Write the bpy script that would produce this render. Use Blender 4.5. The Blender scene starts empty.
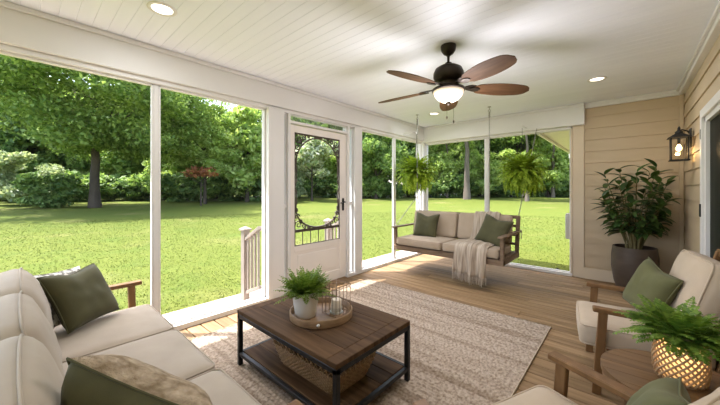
import bpy, bmesh, math, random
import numpy as np
from mathutils import Vector, Matrix, Euler, noise as mnoise

SC = bpy.context.scene
COL = SC.collection
PI = math.pi
R = math.radians

# ------------------------------------------------------------------ camera, sky, sun, exposure
cam_d = bpy.data.cameras.new('camera')
cam_d.sensor_width = 36.0
cam_d.lens = 302.0 / 720.0 * 36.0
cam_d.shift_y = -13.5 / 720.0
cam_d.clip_start = 0.02
cam_d.clip_end = 400
cam = bpy.data.objects.new('camera', cam_d)
cam.location = (0, 0, 1.45)
cam.rotation_euler = (R(90), 0, R(41.7))
COL.objects.link(cam)
SC.camera = cam

world = bpy.data.worlds.new('sky')
SC.world = world
world.use_nodes = True
wn, wl = world.node_tree.nodes, world.node_tree.links
bg = wn['Background']
sky = wn.new('ShaderNodeTexSky')
sky.sky_type = 'NISHITA'
sky.sun_disc = False
sky.sun_elevation = R(66)
sky.sun_rotation = R(-90)
sky.dust_density = 3.0
hs = wn.new('ShaderNodeHueSaturation')
hs.inputs['Saturation'].default_value = 0.8
wl.new(sky.outputs[0], hs.inputs['Color'])
wl.new(hs.outputs[0], bg.inputs['Color'])
bg.inputs['Strength'].default_value = 0.6

sun_d = bpy.data.lights.new('sun', 'SUN')
sun_d.energy = 9.6
sun_d.color = (1.0, 0.97, 0.94)
sun_d.angle = R(0.8)
sun = bpy.data.objects.new('sun', sun_d)
COL.objects.link(sun)
SUN_DIR = Vector((-0.35, -0.30, 0.89))
sun.rotation_euler = SUN_DIR.to_track_quat('Z', 'Y').to_euler()
sun.location = (-10, 0, 20)

vs = SC.view_settings
vs.view_transform = 'Standard'
vs.look = 'None'
vs.gamma = 1.0
vs.use_curve_mapping = False
vs.exposure = 0.5
CY = SC.cycles
CY.max_bounces = 10
CY.diffuse_bounces = 6
CY.glossy_bounces = 3
CY.transmission_bounces = 6
CY.transparent_max_bounces = 24
CY.sample_clamp_indirect = 6.0
CY.caustics_reflective = False
CY.caustics_refractive = False
CY.use_denoising = True

CAN_POWER = 7.5       # recessed ceiling lights, watts each
FAN_POWER = 44.0
LANTERN_POWER = 2.0
WOVEN_POWER = 0.55

# ------------------------------------------------------------------ materials
def new_mat(name):
    m = bpy.data.materials.new(name)
    m.use_nodes = True
    nt = m.node_tree
    return m, nt.nodes, nt.links, nt.nodes['Principled BSDF']

def ramp(nodes, links, fac, c1, c2, lo=0.3, hi=0.7):
    r = nodes.new('ShaderNodeValToRGB')
    r.color_ramp.elements[0].position = lo
    r.color_ramp.elements[1].position = hi
    r.color_ramp.elements[0].color = (*c1, 1)
    r.color_ramp.elements[1].color = (*c2, 1)
    links.new(fac, r.inputs[0])
    return r.outputs[0]

def mixc(nodes, links, fac, a, b, mode='MIX'):
    m = nodes.new('ShaderNodeMix')
    m.data_type = 'RGBA'
    m.blend_type = mode
    for key, val in ((0, fac), (6, a), (7, b)):
        if hasattr(val, 'links') or hasattr(val, 'is_linked'):
            links.new(val, m.inputs[key])
        elif isinstance(val, (int, float)):
            m.inputs[key].default_value = val
        else:
            m.inputs[key].default_value = (*val, 1)
    return m.outputs[2]

def surf(name, c1, c2=None, scale=(5, 5, 5), rough=0.6, bump=0.0, bscale=None, bdist=0.004, metal=0.0,
         island=0.0, detail=5.0, lo=0.3, hi=0.7, spec=0.35, sheen=0.0):
    """two-tone noise surface in object space, optionally tinted per loose piece"""
    m, n, l, p = new_mat(name)
    p.inputs['Roughness'].default_value = rough
    p.inputs['Metallic'].default_value = metal
    p.inputs['Specular IOR Level'].default_value = spec
    if sheen:
        p.inputs['Sheen Weight'].default_value = sheen
    tc = n.new('ShaderNodeTexCoord')
    mp = n.new('ShaderNodeMapping')
    mp.inputs['Scale'].default_value = scale
    l.new(tc.outputs['Object'], mp.inputs['Vector'])
    nz = n.new('ShaderNodeTexNoise')
    nz.inputs['Scale'].default_value = 1.0
    nz.inputs['Detail'].default_value = detail
    vec = mp.outputs[0]
    geo = None
    if island:
        geo = n.new('ShaderNodeNewGeometry')
        add = n.new('ShaderNodeVectorMath')
        add.operation = 'ADD'
        cmb = n.new('ShaderNodeCombineXYZ')
        mul = n.new('ShaderNodeMath')
        mul.operation = 'MULTIPLY'
        mul.inputs[1].default_value = 37.0
        l.new(geo.outputs['Random Per Island'], mul.inputs[0])
        for i in range(3):
            l.new(mul.outputs[0], cmb.inputs[i])
        l.new(vec, add.inputs[0])
        l.new(cmb.outputs[0], add.inputs[1])
        vec = add.outputs[0]
    l.new(vec, nz.inputs['Vector'])
    col = ramp(n, l, nz.outputs['Fac'], c1, c2 or c1, lo, hi)
    if island:
        h = n.new('ShaderNodeHueSaturation')
        mr = n.new('ShaderNodeMapRange')
        mr.inputs['To Min'].default_value = 1 - island
        mr.inputs['To Max'].default_value = 1 + island
        l.new(geo.outputs['Random Per Island'], mr.inputs['Value'])
        l.new(mr.outputs[0], h.inputs['Value'])
        l.new(col, h.inputs['Color'])
        col = h.outputs[0]
    l.new(col, p.inputs['Base Color'])
    if bump:
        b = n.new('ShaderNodeBump')
        b.inputs['Strength'].default_value = bump
        b.inputs['Distance'].default_value = bdist
        src = nz.outputs['Fac']
        if bscale:
            mp2 = n.new('ShaderNodeMapping')
            mp2.inputs['Scale'].default_value = bscale
            l.new(tc.outputs['Object'], mp2.inputs['Vector'])
            nz2 = n.new('ShaderNodeTexNoise')
            nz2.inputs['Scale'].default_value = 1.0
            nz2.inputs['Detail'].default_value = 3
            l.new(mp2.outputs[0], nz2.inputs['Vector'])
            src = nz2.outputs['Fac']
        l.new(src, b.inputs['Height'])
        l.new(b.outputs[0], p.inputs['Normal'])
    return m

def leafy(name, c1, c2, rough=0.55, trans=0.35, tip=None):
    """leaf surface: colour varies from leaf to leaf, some light comes through"""
    m, n, l, p = new_mat(name)
    geo = n.new('ShaderNodeNewGeometry')
    col = ramp(n, l, geo.outputs['Random Per Island'], c1, c2, 0.05, 0.95)
    l.new(col, p.inputs['Base Color'])
    p.inputs['Roughness'].default_value = rough
    p.inputs['Specular IOR Level'].default_value = 0.3
    tr = n.new('ShaderNodeBsdfTranslucent')
    bright = mixc(n, l, 1.0, col, (1.0, 1.0, 0.62), 'MULTIPLY')
    l.new(bright, tr.inputs['Color'])
    mx = n.new('ShaderNodeMixShader')
    mx.inputs[0].default_value = trans
    l.new(p.outputs[0], mx.inputs[1])
    l.new(tr.outputs[0], mx.inputs[2])
    l.new(mx.outputs[0], n['Material Output'].inputs['Surface'])
    return m

def emit(name, col, strength):
    m, n, l, p = new_mat(name)
    p.inputs['Base Color'].default_value = (*col, 1)
    p.inputs['Emission Color'].default_value = (*col, 1)
    p.inputs['Emission Strength'].default_value = strength
    return m

def thin_glass(name, tint=(0.93, 0.95, 0.95), gloss=0.06):
    m, n, l, p = new_mat(name)
    t = n.new('ShaderNodeBsdfTransparent')
    t.inputs['Color'].default_value = (*tint, 1)
    g = n.new('ShaderNodeBsdfGlossy')
    g.inputs['Roughness'].default_value = 0.03
    mx = n.new('ShaderNodeMixShader')
    mx.inputs[0].default_value = gloss
    l.new(t.outputs[0], mx.inputs[1])
    l.new(g.outputs[0], mx.inputs[2])
    l.new(mx.outputs[0], n['Material Output'].inputs['Surface'])
    return m

def screen_mat(name, amount=0.05):
    m, n, l, p = new_mat(name)
    t = n.new('ShaderNodeBsdfTransparent')
    p.inputs['Base Color'].default_value = (0.12, 0.12, 0.115, 1)
    p.inputs['Roughness'].default_value = 0.8
    mx = n.new('ShaderNodeMixShader')
    mx.inputs[0].default_value = amount
    l.new(t.outputs[0], mx.inputs[1])
    l.new(p.outputs[0], mx.inputs[2])
    l.new(mx.outputs[0], n['Material Output'].inputs['Surface'])
    return m

def translucent(name, col):
    m, n, l, p = new_mat(name)
    p.inputs['Base Color'].default_value = (*col, 1)
    p.inputs['Roughness'].default_value = 0.6
    tr = n.new('ShaderNodeBsdfTranslucent')
    tr.inputs['Color'].default_value = (*col, 1)
    mx = n.new('ShaderNodeMixShader')
    mx.inputs[0].default_value = 0.7
    l.new(p.outputs[0], mx.inputs[1])
    l.new(tr.outputs[0], mx.inputs[2])
    l.new(mx.outputs[0], n['Material Output'].inputs['Surface'])
    return m

M_TRIM = surf('white_trim_paint', (0.67, 0.655, 0.645), (0.71, 0.695, 0.685), (2, 2, 2), 0.45)
M_CEIL = surf('white_ceiling_paint', (0.76, 0.785, 0.86), (0.80, 0.825, 0.90), (0.6, 9, 3), 0.5)
M_SIDE = surf('tan_siding_paint', (0.46, 0.36, 0.24), (0.50, 0.39, 0.265), (2, 2, 9), 0.6)
M_FLOOR = surf('deck_boards', (0.185, 0.115, 0.057), (0.32, 0.212, 0.118), (1.4, 26, 8), 0.62, 0.25, island=0.22, spec=0.15, bdist=0.002)
M_DARKGAP = surf('dark_subfloor', (0.05, 0.035, 0.025))
M_WOOD_T = surf('walnut_stained_planks', (0.042, 0.022, 0.010), (0.105, 0.060, 0.031), (2.0, 28, 10), 0.65, 0.2, island=0.2, bdist=0.002, spec=0.1)
M_WOOD_F = surf('brown_teak', (0.115, 0.055, 0.019), (0.20, 0.103, 0.04), (18, 18, 6), 0.5, 0.15, island=0.1, bdist=0.002)
M_WOOD_S = surf('weathered_swing_wood', (0.12, 0.075, 0.043), (0.20, 0.135, 0.083), (5, 26, 26), 0.6, 0.2, island=0.12, bdist=0.002)
M_WOOD_R = surf('honey_oak', (0.12, 0.062, 0.026), (0.20, 0.112, 0.05), (3, 30, 10), 0.45, 0.15, island=0.12, bdist=0.002)
M_TRAY = surf('tray_wood', (0.17, 0.10, 0.05), (0.27, 0.17, 0.09), (14, 14, 60), 0.5, 0.15, bdist=0.002)
M_IRON = surf('dark_iron', (0.022, 0.022, 0.023), (0.035, 0.035, 0.036), (30, 30, 30), 0.42, metal=0.6)
M_BRONZE = surf('oil_rubbed_bronze', (0.022, 0.016, 0.012), (0.04, 0.03, 0.022), (12, 12, 12), 0.38, metal=0.7)
M_GRILLE = surf('bronze_grille', (0.06, 0.045, 0.035), (0.09, 0.07, 0.055), (12, 12, 12), 0.5, metal=0.3)
M_STEEL = surf('galvanised_steel', (0.33, 0.32, 0.30), (0.42, 0.41, 0.39), (40, 40, 40), 0.4, metal=0.8)
M_LINEN = surf('cream_linen', (0.35, 0.295, 0.235), (0.395, 0.335, 0.27), (6, 6, 6), 0.9, 0.35, (420, 420, 420), 0.0015, sheen=0.15)
M_LINEN_C = surf('cream_chair_linen', (0.43, 0.345, 0.255), (0.48, 0.385, 0.29), (6, 6, 6), 0.9, 0.35, (420, 420, 420), 0.0015, sheen=0.1)
M_LINEN_S = surf('oatmeal_linen', (0.36, 0.28, 0.20), (0.41, 0.325, 0.24), (6, 6, 6), 0.9, 0.35, (420, 420, 420), 0.0015, sheen=0.1)
M_GREEN = surf('olive_velvet', (0.058, 0.055, 0.023), (0.080, 0.076, 0.033), (9, 9, 9), 0.85, 0.3, (380, 380, 380), 0.0012, sheen=0.08)
M_GREEN_L = surf('sage_linen', (0.085, 0.085, 0.033), (0.112, 0.112, 0.045), (9, 9, 9), 0.85, 0.3, (380, 380, 380), 0.0012, sheen=0.08)
M_THROW = surf('cream_knit_fold_shade', (0.25, 0.19, 0.135), (0.56, 0.475, 0.38), (55, 3, 3), 0.95, 0.5, (160, 160, 160), 0.003)  # dark streaks paint the shade between the throw's folds into its colour
M_WICKER = surf('natural_wicker', (0.17, 0.10, 0.05), (0.29, 0.185, 0.10), (60, 60, 60), 0.6)
M_WICKER_L = surf('pale_wicker', (0.36, 0.24, 0.13), (0.50, 0.35, 0.20), (60, 60, 60), 0.6)
M_POTWHITE = surf('white_ceramic', (0.66, 0.63, 0.58), (0.72, 0.69, 0.64), (8, 8, 8), 0.35, spec=0.5)
M_POTGREY = surf('brown_grey_fibreclay', (0.052, 0.036, 0.026), (0.078, 0.056, 0.042), (5, 5, 12), 0.5)
M_SOIL = surf('potting_soil', (0.03, 0.02, 0.013), (0.06, 0.04, 0.026), (40, 40, 40), 0.95)
M_STEM = surf('plant_stem', (0.10, 0.085, 0.035), (0.16, 0.13, 0.055), (20, 20, 20), 0.7)
M_FERN = leafy('fern_green', (0.16, 0.27, 0.016), (0.40, 0.53, 0.055), trans=0.4)
M_FERN_D = leafy('deep_fern_green', (0.08, 0.17, 0.02), (0.21, 0.33, 0.05), trans=0.3)
M_BUSH = leafy('herb_green', (0.09, 0.17, 0.02), (0.24, 0.34, 0.06), trans=0.3)
M_RUBBER = leafy('glossy_leaf_green', (0.028, 0.062, 0.017), (0.075, 0.13, 0.032), rough=0.38, trans=0.2)
M_CANDLE = surf('ivory_wax', (0.74, 0.66, 0.54), (0.78, 0.70, 0.58), (6, 6, 6), 0.5)
M_GLASS = thin_glass('clear_glass')
M_GLASS_L = thin_glass('lantern_glass', (0.97, 0.93, 0.84), 0.05)
M_GLASS_T = thin_glass('transom_glass', (0.86, 0.90, 0.90), 0.16)
M_SCREEN = screen_mat('insect_screen', 0.03)
M_BARK = surf('tree_bark', (0.035, 0.026, 0.02), (0.09, 0.068, 0.05), (3, 3, 0.8), 0.9, 0.8, bdist=0.05)
M_BARK_P = surf('pine_bark', (0.10, 0.08, 0.065), (0.20, 0.16, 0.13), (3, 3, 0.8), 0.9, 0.8, bdist=0.05)
M_BULB = emit('warm_bulb', (1.0, 0.70, 0.36), 9)
M_CAN = emit('recessed_lens', (1.0, 0.90, 0.76), 2.2)
M_LINER = translucent('glowing_liner', (0.95, 0.80, 0.56))
M_BOWL = emit('frosted_bowl_glass', (0.9, 0.76, 0.60), 0.42)
M_BLACK = surf('matte_black', (0.012, 0.012, 0.012), (0.02, 0.02, 0.02), rough=0.5)
M_DARKGLASS = surf('dark_door_glass', (0.012, 0.013, 0.011), (0.028, 0.03, 0.024), (0.2, 9, 0.3), 0.5, spec=0.03)
M_GREYBOX = surf('grey_utility_box', (0.50, 0.49, 0.46), (0.55, 0.54, 0.51), rough=0.5)
M_RAILWOOD = surf('grey_stained_railing', (0.24, 0.20, 0.17), (0.33, 0.28, 0.245), (14, 14, 3), 0.7)

# ------------------------------------------------------------------ mesh building
class MB:
    def __init__(self):
        self.v, self.f = [], []

    def add(self, vs_, fs_, mat=None):
        b = len(self.v)
        if mat is not None:
            vs_ = [mat @ Vector(p) for p in vs_]
        self.v.extend(tuple(p) for p in vs_)
        self.f.extend(tuple(b + i for i in f) for f in fs_)
        return self

    def box(self, x0, x1, y0, y1, z0, z1, mat=None):
        vs_ = [(x, y, z) for x in (x0, x1) for y in (y0, y1) for z in (z0, z1)]
        fs_ = [(0, 1, 3, 2), (4, 6, 7, 5), (0, 4, 5, 1), (2, 3, 7, 6), (0, 2, 6, 4), (1, 5, 7, 3)]
        return self.add(vs_, fs_, mat)

    def rbox(self, x0, x1, y0, y1, z0, z1, r=0.006, seg=2, mat=None):
        bm = bmesh.new()
        bmesh.ops.create_cube(bm, size=1)
        for v in bm.verts:
            v.co = Vector(((x0 + x1) / 2 + v.co.x * (x1 - x0), (y0 + y1) / 2 + v.co.y * (y1 - y0), (z0 + z1) / 2 + v.co.z * (z1 - z0)))
        bmesh.ops.bevel(bm, geom=bm.edges[:], offset=r, segments=seg, profile=0.5, affect='EDGES')
        bm.verts.index_update()
        vs_ = [v.co.copy() for v in bm.verts]
        fs_ = [[v.index for v in f.verts] for f in bm.faces]
        bm.free()
        return self.add(vs_, fs_, mat)

    def bar(self, p0, p1, w, h, up=(0, 0, 1), r=0.004):
        """a bevelled square bar from p0 to p1; h is measured along up"""
        p0, p1, up = Vector(p0), Vector(p1), Vector(up)
        d = p1 - p0
        L = d.length
        x = d.normalized()
        y = up.cross(x).normalized()
        z = x.cross(y)
        m = Matrix((x, y, z)).transposed().to_4x4()
        m.translation = p0
        return self.rbox(0, L, -w / 2, w / 2, -h / 2, h / 2, r, 1, m)

    def tube(self, pts, r, n=6, closed=False, caps=True):
        pts = [Vector(p) for p in pts]
        k = len(pts)
        rs = r if isinstance(r, (list, tuple)) else [r] * k
        ring = []
        prev = None
        for i in range(k):
            a = pts[(i - 1) % k] if closed or i else pts[0]
            b = pts[(i + 1) % k] if closed or i < k - 1 else pts[-1]
            t = (b - a)
            t = t.normalized() if t.length > 1e-9 else Vector((0, 0, 1))
            if prev is None:
                ref = Vector((0, 0, 1)) if abs(t.z) < 0.9 else Vector((1, 0, 0))
                u = ref.cross(t).normalized()
            else:
                u = prev - t * prev.dot(t)
                u = u.normalized() if u.length > 1e-6 else Vector((1, 0, 0)).cross(t).normalized()
            prev = u
            w = t.cross(u)
            ring.append([pts[i] + (u * math.cos(2 * PI * j / n) + w * math.sin(2 * PI * j / n)) * rs[i] for j in range(n)])
        vs_ = [p for rg in ring for p in rg]
        fs_ = []
        for i in range(k if closed else k - 1):
            i2 = (i + 1) % k
            for j in range(n):
                j2 = (j + 1) % n
                fs_.append((i * n + j, i * n + j2, i2 * n + j2, i2 * n + j))
        if caps and not closed:
            fs_.append(tuple(range(n))[::-1])
            fs_.append(tuple((k - 1) * n + j for j in range(n)))
        return self.add(vs_, fs_)

    def lathe(self, prof, n=32, c=(0, 0, 0), closed=False):
        """prof = [(radius, z)] turned about z at c"""
        vs_, fs_ = [], []
        k = len(prof)
        for r, z in prof:
            for j in range(n):
                a = 2 * PI * j / n
                vs_.append((c[0] + r * math.cos(a), c[1] + r * math.sin(a), c[2] + z))
        for i in range(k if closed else k - 1):
            i2 = (i + 1) % k
            for j in range(n):
                j2 = (j + 1) % n
                fs_.append((i * n + j, i * n + j2, i2 * n + j2, i2 * n + j))
        if not closed:
            fs_.append(tuple(range(n))[::-1])
            fs_.append(tuple((k - 1) * n + j for j in range(n)))
        return self.add(vs_, fs_)

    def prism(self, outline, axis, a, b):
        """extrude a closed 2D outline along an axis ('x','y','z') from a to b"""
        def P(u, w, t):
            return {'x': (t, u, w), 'y': (u, t, w), 'z': (u, w, t)}[axis]
        k = len(outline)
        vs_ = [P(u, w, a) for u, w in outline] + [P(u, w, b) for u, w in outline]
        fs_ = [(i, (i + 1) % k, k + (i + 1) % k, k + i) for i in range(k)]
        fs_ += [tuple(range(k))[::-1], tuple(range(k, 2 * k))]
        return self.add(vs_, fs_)

    def build(self, name, mat, parent=None, smooth=None, loc=None):
        me = bpy.data.meshes.new(name)
        me.from_pydata(self.v, [], self.f)
        bm = bmesh.new()
        bm.from_mesh(me)
        bmesh.ops.recalc_face_normals(bm, faces=bm.faces[:])
        bm.to_mesh(me)
        bm.free()
        return link(name, me, mat, parent, smooth, loc)

def link(name, me, mat, parent=None, smooth=None, loc=None):
    if mat is not None:
        me.materials.append(mat)
    if smooth is not None:
        me.polygons.foreach_set('use_smooth', [True] * len(me.polygons))
        if smooth < 179:
            me.set_sharp_from_angle(angle=R(smooth))
    o = bpy.data.objects.new(name, me)
    COL.objects.link(o)
    if parent is not None:
        o.parent = parent
    if loc is not None:
        o.location = loc
    return o

def fast_mesh(name, verts, faces):
    """verts (n,3), faces (m,k) arrays of equal-sided faces"""
    verts = np.asarray(verts, dtype=np.float32)
    faces = np.asarray(faces, dtype=np.int32)
    m, k = faces.shape
    me = bpy.data.meshes.new(name)
    me.vertices.add(len(verts))
    me.vertices.foreach_set('co', verts.ravel())
    me.loops.add(m * k)
    me.loops.foreach_set('vertex_index', faces.ravel())
    me.polygons.add(m)
    me.polygons.foreach_set('loop_start', np.arange(0, m * k, k, dtype=np.int32))
    me.update(calc_edges=True)
    me.validate()
    return me

def tag(o, label=None, cat=None, group=None, kind=None):
    if label:
        o['label'] = label
    if cat:
        o['category'] = cat
    if group:
        o['group'] = group
    if kind:
        o['kind'] = kind
    return o

def thing(name, label, cat, loc=(0, 0, 0), rz=0.0, group=None):
    o = bpy.data.objects.new(name, None)
    o.empty_display_size = 0.1
    COL.objects.link(o)
    o.location = loc
    o.rotation_euler = (0, 0, rz)
    return tag(o, label, cat, group)

def struct(name, mb, mat, label, cat, parent=None, smooth=None):
    o = mb.build(name, mat, parent, smooth)
    return tag(o, label, cat, kind='structure')

def copy_tree(o, parent=None):
    c = o.copy()
    COL.objects.link(c)
    if parent is not None:
        c.parent = parent
    for ch in list(o.children):
        copy_tree(ch, c)
    return c

# ------------------------------------------------------------------ room dimensions
XL, XR = -3.44, 0.56          # inner face of the screened side, inner face of the house wall
YB, YF = 6.10, -3.2           # far end wall, end of the porch behind the viewer
ZC = 2.83                     # ceiling
ZG = -0.12                    # ground outside
XS = -3.52                    # plane of the screens

# floor: separate boards running across the porch
fb = MB()
y = YF
rnd = random.Random(3)
while y < YB + 0.05:
    y1 = y + 0.14
    cuts = [-3.62, XR + 0.05]
    xc = rnd.uniform(-3.0, 0.0)
    cuts.insert(1, xc)
    for a, b in zip(cuts[:-1], cuts[1:]):
        fb.rbox(a + 0.001, b - 0.001, y + 0.004, y1 - 0.005, -0.028, 0.0, 0.005, 1)
    y = y1
floor = struct('floor', fb, M_FLOOR, 'brown deck boards running across the screened porch', 'floor')
MB().box(-3.62, XR + 0.05, YF, YB + 0.1, -0.13, -0.03).build('subfloor', M_DARKGAP, floor)

# ceiling: beadboard with real grooves
prof = []
y = YF
while y < YB + 0.1:
    prof += [(y, ZC), (y + 0.094, ZC), (y + 0.0955, ZC + 0.003), (y + 0.0965, ZC + 0.003)]
    y += 0.1
prof += [(y, ZC), (y, ZC + 0.05), (YF, ZC + 0.05)]
cb = MB()
k = len(prof)
xa, xb = -3.62, XR + 0.1
cb.add([(xa, p, q) for p, q in prof] + [(xb, p, q) for p, q in prof], [(i, (i + 1) % k, k + (i + 1) % k, k + i) for i in range(k - 3)])
cb.box(xa, xb, YF, YB + 0.15, ZC + 0.03, ZC + 0.05)
struct('ceiling', cb, M_CEIL, 'white tongue and groove board ceiling', 'ceiling')
struct('roof', MB().box(-4.05, XR + 0.4, YF - 0.2, YB + 0.35, ZC + 0.06, ZC + 0.20), M_TRIM, 'porch roof slab with overhanging white eave', 'roof')

# ------------------------------------------------------------------ beams, posts, sills
def trim(i, mb, label, cat='trim'):
    return struct('trim_%d' % i, mb, M_TRIM, label, cat)

trim(1, MB().rbox(-3.64, XL + 0.01, YF, YB - 0.10, 2.53, ZC, 0.004).rbox(XL + 0.01, XL + 0.035, YF, YB - 0.12, ZC - 0.045, ZC, 0.01, 2),
     'long white fascia beam over the side screens', 'beam')
trim(2, MB().rbox(-3.58, XL - 0.03, YF, YB - 0.1, 2.485, 2.53, 0.004), 'white head board under the long side beam', 'trim')
trim(3, MB().rbox(-3.64, -0.535, YB - 0.10, YB + 0.12, 2.49, ZC, 0.004).rbox(XL + 0.035, -0.535, YB - 0.125, YB - 0.10, ZC - 0.045, ZC, 0.01, 2),
     'white fascia beam over the far end screens', 'beam')
trim(4, MB().rbox(-3.52, -0.70, YB - 0.03, YB + 0.06, 2.45, 2.49, 0.004), 'white head board under the far end beam', 'trim')
trim(5, MB().rbox(-3.60, XL, YF, 2.12, 0.0, 0.055, 0.005).rbox(-3.60, XL, 2.36, 2.45, 0, 0.055, 0.004).rbox(-3.60, XL, 3.56, 3.73, 0, 0.055, 0.004)
     .rbox(-3.60, XL, 3.92, YB - 0.1, 0, 0.055, 0.005), 'white sill board along foot of the side screens', 'sill')
trim(6, MB().rbox(-3.45, -0.70, YB - 0.04, YB + 0.12, 0.0, 0.05, 0.005), 'white sill board along foot of the end screens', 'sill')
trim(7, MB().rbox(-3.62, XL, 2.15, 2.345, 0.0, 2.5, 0.006).rbox(-3.60, XL + 0.012, 2.10, 2.15, 0.0, 2.5, 0.005).rbox(-3.60, XL + 0.012, 2.15, 2.34, 0.0, 0.14, 0.005),
     'wide white post before the screen door', 'post')
trim(8, MB().rbox(-3.62, XL, 3.74, 3.92, 0.0, 2.5, 0.006), 'white post just beyond the screen door', 'post')
trim(9, MB().rbox(-3.64, XL - 0.0, YB - 0.10, YB + 0.12, 0.0, 2.5, 0.006), 'white post in far corner of the porch', 'post')
trim(10, MB().rbox(-0.70, -0.545, YB - 0.02, YB + 0.14, 0.0, 2.5, 0.006).rbox(-0.725, -0.70, YB - 0.03, YB + 0.12, 0.0, 2.49, 0.004),
     'tan corner board beside the far end opening', 'trim').data.materials[0] = surf('corner_board_paint', (0.60, 0.49, 0.36), (0.64, 0.53, 0.40), (2, 2, 2), 0.55)
trim(11, MB().rbox(-3.55, XS + 0.02, 0.87, 0.912, 0.05, 2.49, 0.004), 'slim white mullion between the two large side screens', 'mullion')
trim(12, MB().rbox(-3.55, XS + 0.02, 4.95, 4.995, 0.05, 2.49, 0.004), 'slim white mullion beyond the screen door', 'mullion')
trim(13, MB().rbox(-2.12, -2.07, YB - 0.01, YB + 0.04, 0.05, 2.46, 0.004), 'slim white mullion in the far end opening behind porch swing', 'mullion')
trim(14, MB().rbox(-3.55, XS + 0.02, -1.42, -1.37, 0.05, 2.49, 0.004).rbox(-3.55, XS + 0.02, YF, YF + 0.1, 0.05, 2.49, 0.004), 'white side posts behind the sofa', 'mullion')

# screens of the bays (window_n = frame with its screen pane)
def bay(i, y0, y1, label):
    f = MB()
    f.rbox(XS - 0.02, XS + 0.02, y0, y0 + 0.018, 0.055, 2.485, 0.003).rbox(XS - 0.02, XS + 0.02, y1 - 0.018, y1, 0.055, 2.485, 0.003)
    f.rbox(XS - 0.02, XS + 0.02, y0, y1, 0.055, 0.075, 0.003).rbox(XS - 0.02, XS + 0.02, y0, y1, 2.465, 2.485, 0.003)
    o = struct('window_%d' % i, f, M_TRIM, label, 'window screen')
    MB().add([(XS, y0 + 0.01, 0.06), (XS, y1 - 0.01, 0.06), (XS, y1 - 0.01, 2.48), (XS, y0 + 0.01, 2.48)], [(0, 1, 2, 3)]).build('screen', M_SCREEN, o)
    return o
bay(1, -1.37, 0.87, 'large side screen behind the cream sofa')
bay(2, 0.912, 2.10, 'side screen between slim mullion and wide post')
bay(3, 3.92, 4.95, 'side screen just beyond the door post')
bay(4, 4.995, 6.0, 'side screen next to the far corner')
def bay_b(i, x0, x1, label):
    Y = YB + 0.02
    f = MB()
    f.rbox(x0, x0 + 0.018, Y - 0.02, Y + 0.02, 0.05, 2.455, 0.003).rbox(x1 - 0.018, x1, Y - 0.02, Y + 0.02, 0.05, 2.455, 0.003)
    f.rbox(x0, x1, Y - 0.02, Y + 0.02, 0.05, 0.068, 0.003).rbox(x0, x1, Y - 0.02, Y + 0.02, 2.437, 2.455, 0.003)
    o = struct('window_%d' % i, f, M_TRIM, label, 'window screen')
    MB().add([(x0 + 0.01, Y, 0.06), (x1 - 0.01, Y, 0.06), (x1 - 0.01, Y, 2.45), (x0 + 0.01, Y, 2.45)], [(0, 1, 2, 3)]).build('screen', M_SCREEN, o)
bay_b(5, -3.44, -2.12, 'far end screen next to the corner post')
bay_b(6, -2.07, -0.725, 'far end screen next to the tan siding')

# sidelights and transom round the screen door: glazed strips
def glazed(i, y0, y1, z0, z1, rail, label):
    f = MB()
    w = 0.016
    f.rbox(XS - 0.025, XS + 0.025, y0, y0 + w, z0, z1, 0.003).rbox(XS - 0.025, XS + 0.025, y1 - w, y1, z0, z1, 0.003)
    f.rbox(XS - 0.025, XS + 0.025, y0, y1, z0, z0 + w, 0.003).rbox(XS - 0.025, XS + 0.025, y0, y1, z1 - w, z1, 0.003)
    if rail:
        f.rbox(XS - 0.025, XS + 0.03, y0, y1, rail, rail + 0.05, 0.003)
    o = struct('window_%d' % i, f, M_TRIM, label, 'window')
    MB().add([(XS, y0 + 0.008, z0), (XS, y1 - 0.008, z0), (XS, y1 - 0.008, z1), (XS, y0 + 0.008, z1)], [(0, 1, 2, 3)]).build('pane', M_GLASS_T, o)
glazed(7, 2.346, 2.415, 0.055, 2.485, 1.19, 'narrow sidelight on near side of the screen door')
glazed(8, 3.625, 3.735, 0.055, 2.485, 1.19, 'narrow sidelight on far side of the screen door')
glazed(9, 2.455, 3.58, 2.385, 2.485, 0, 'low transom pane above the screen door')
trim(15, MB().rbox(-3.58, XL - 0.015, 2.415, 2.455, 0.0, 2.485, 0.005), 'white jamb on near side of the screen door', 'door frame')
trim(16, MB().rbox(-3.58, XL - 0.015, 3.58, 3.625, 0.0, 2.485, 0.005), 'white jamb on far side of the screen door', 'door frame')
trim(17, MB().rbox(-3.57, XL - 0.02, 2.455, 3.58, 2.355, 2.385, 0.004), 'white rail between screen door and transom', 'door frame')

# ------------------------------------------------------------------ screen door with scroll grille
D0, D1 = 2.462, 3.572          # leaf along y
S0, S1, SZ0, SZ1 = 2.545, 3.43, 0.645, 2.245
dm = MB()
dx0, dx1 = -3.535, -3.492
dm.rbox(dx0, dx1, D0, S0, 0.012, 2.345, 0.004).rbox(dx0, dx1, S1, D1, 0.012, 2.345, 0.004)
dm.rbox(dx0, dx1, S0, S1, SZ1, 2.345, 0.004).rbox(dx0, dx1, S0, S1, 0.012, 0.16, 0.004).rbox(dx0, dx1, S0, S1, 0.56, SZ0, 0.004)
dm.rbox(dx0 + 0.012, dx1 - 0.012, S0 - 0.01, S1 + 0.01, 0.15, 0.57, 0.002)
dm.rbox(dx0 + 0.006, dx1 - 0.004, S0 + 0.06, S1 - 0.06, 0.21, 0.51, 0.004)
door = struct('door_1', dm, surf('cream_door_paint', (0.76, 0.71, 0.665), (0.79, 0.74, 0.695), (2, 2, 2), 0.45),
              'cream screen door with dark scrollwork grille and solid lower panel', 'door')
gx = dx1 - 0.012
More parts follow.
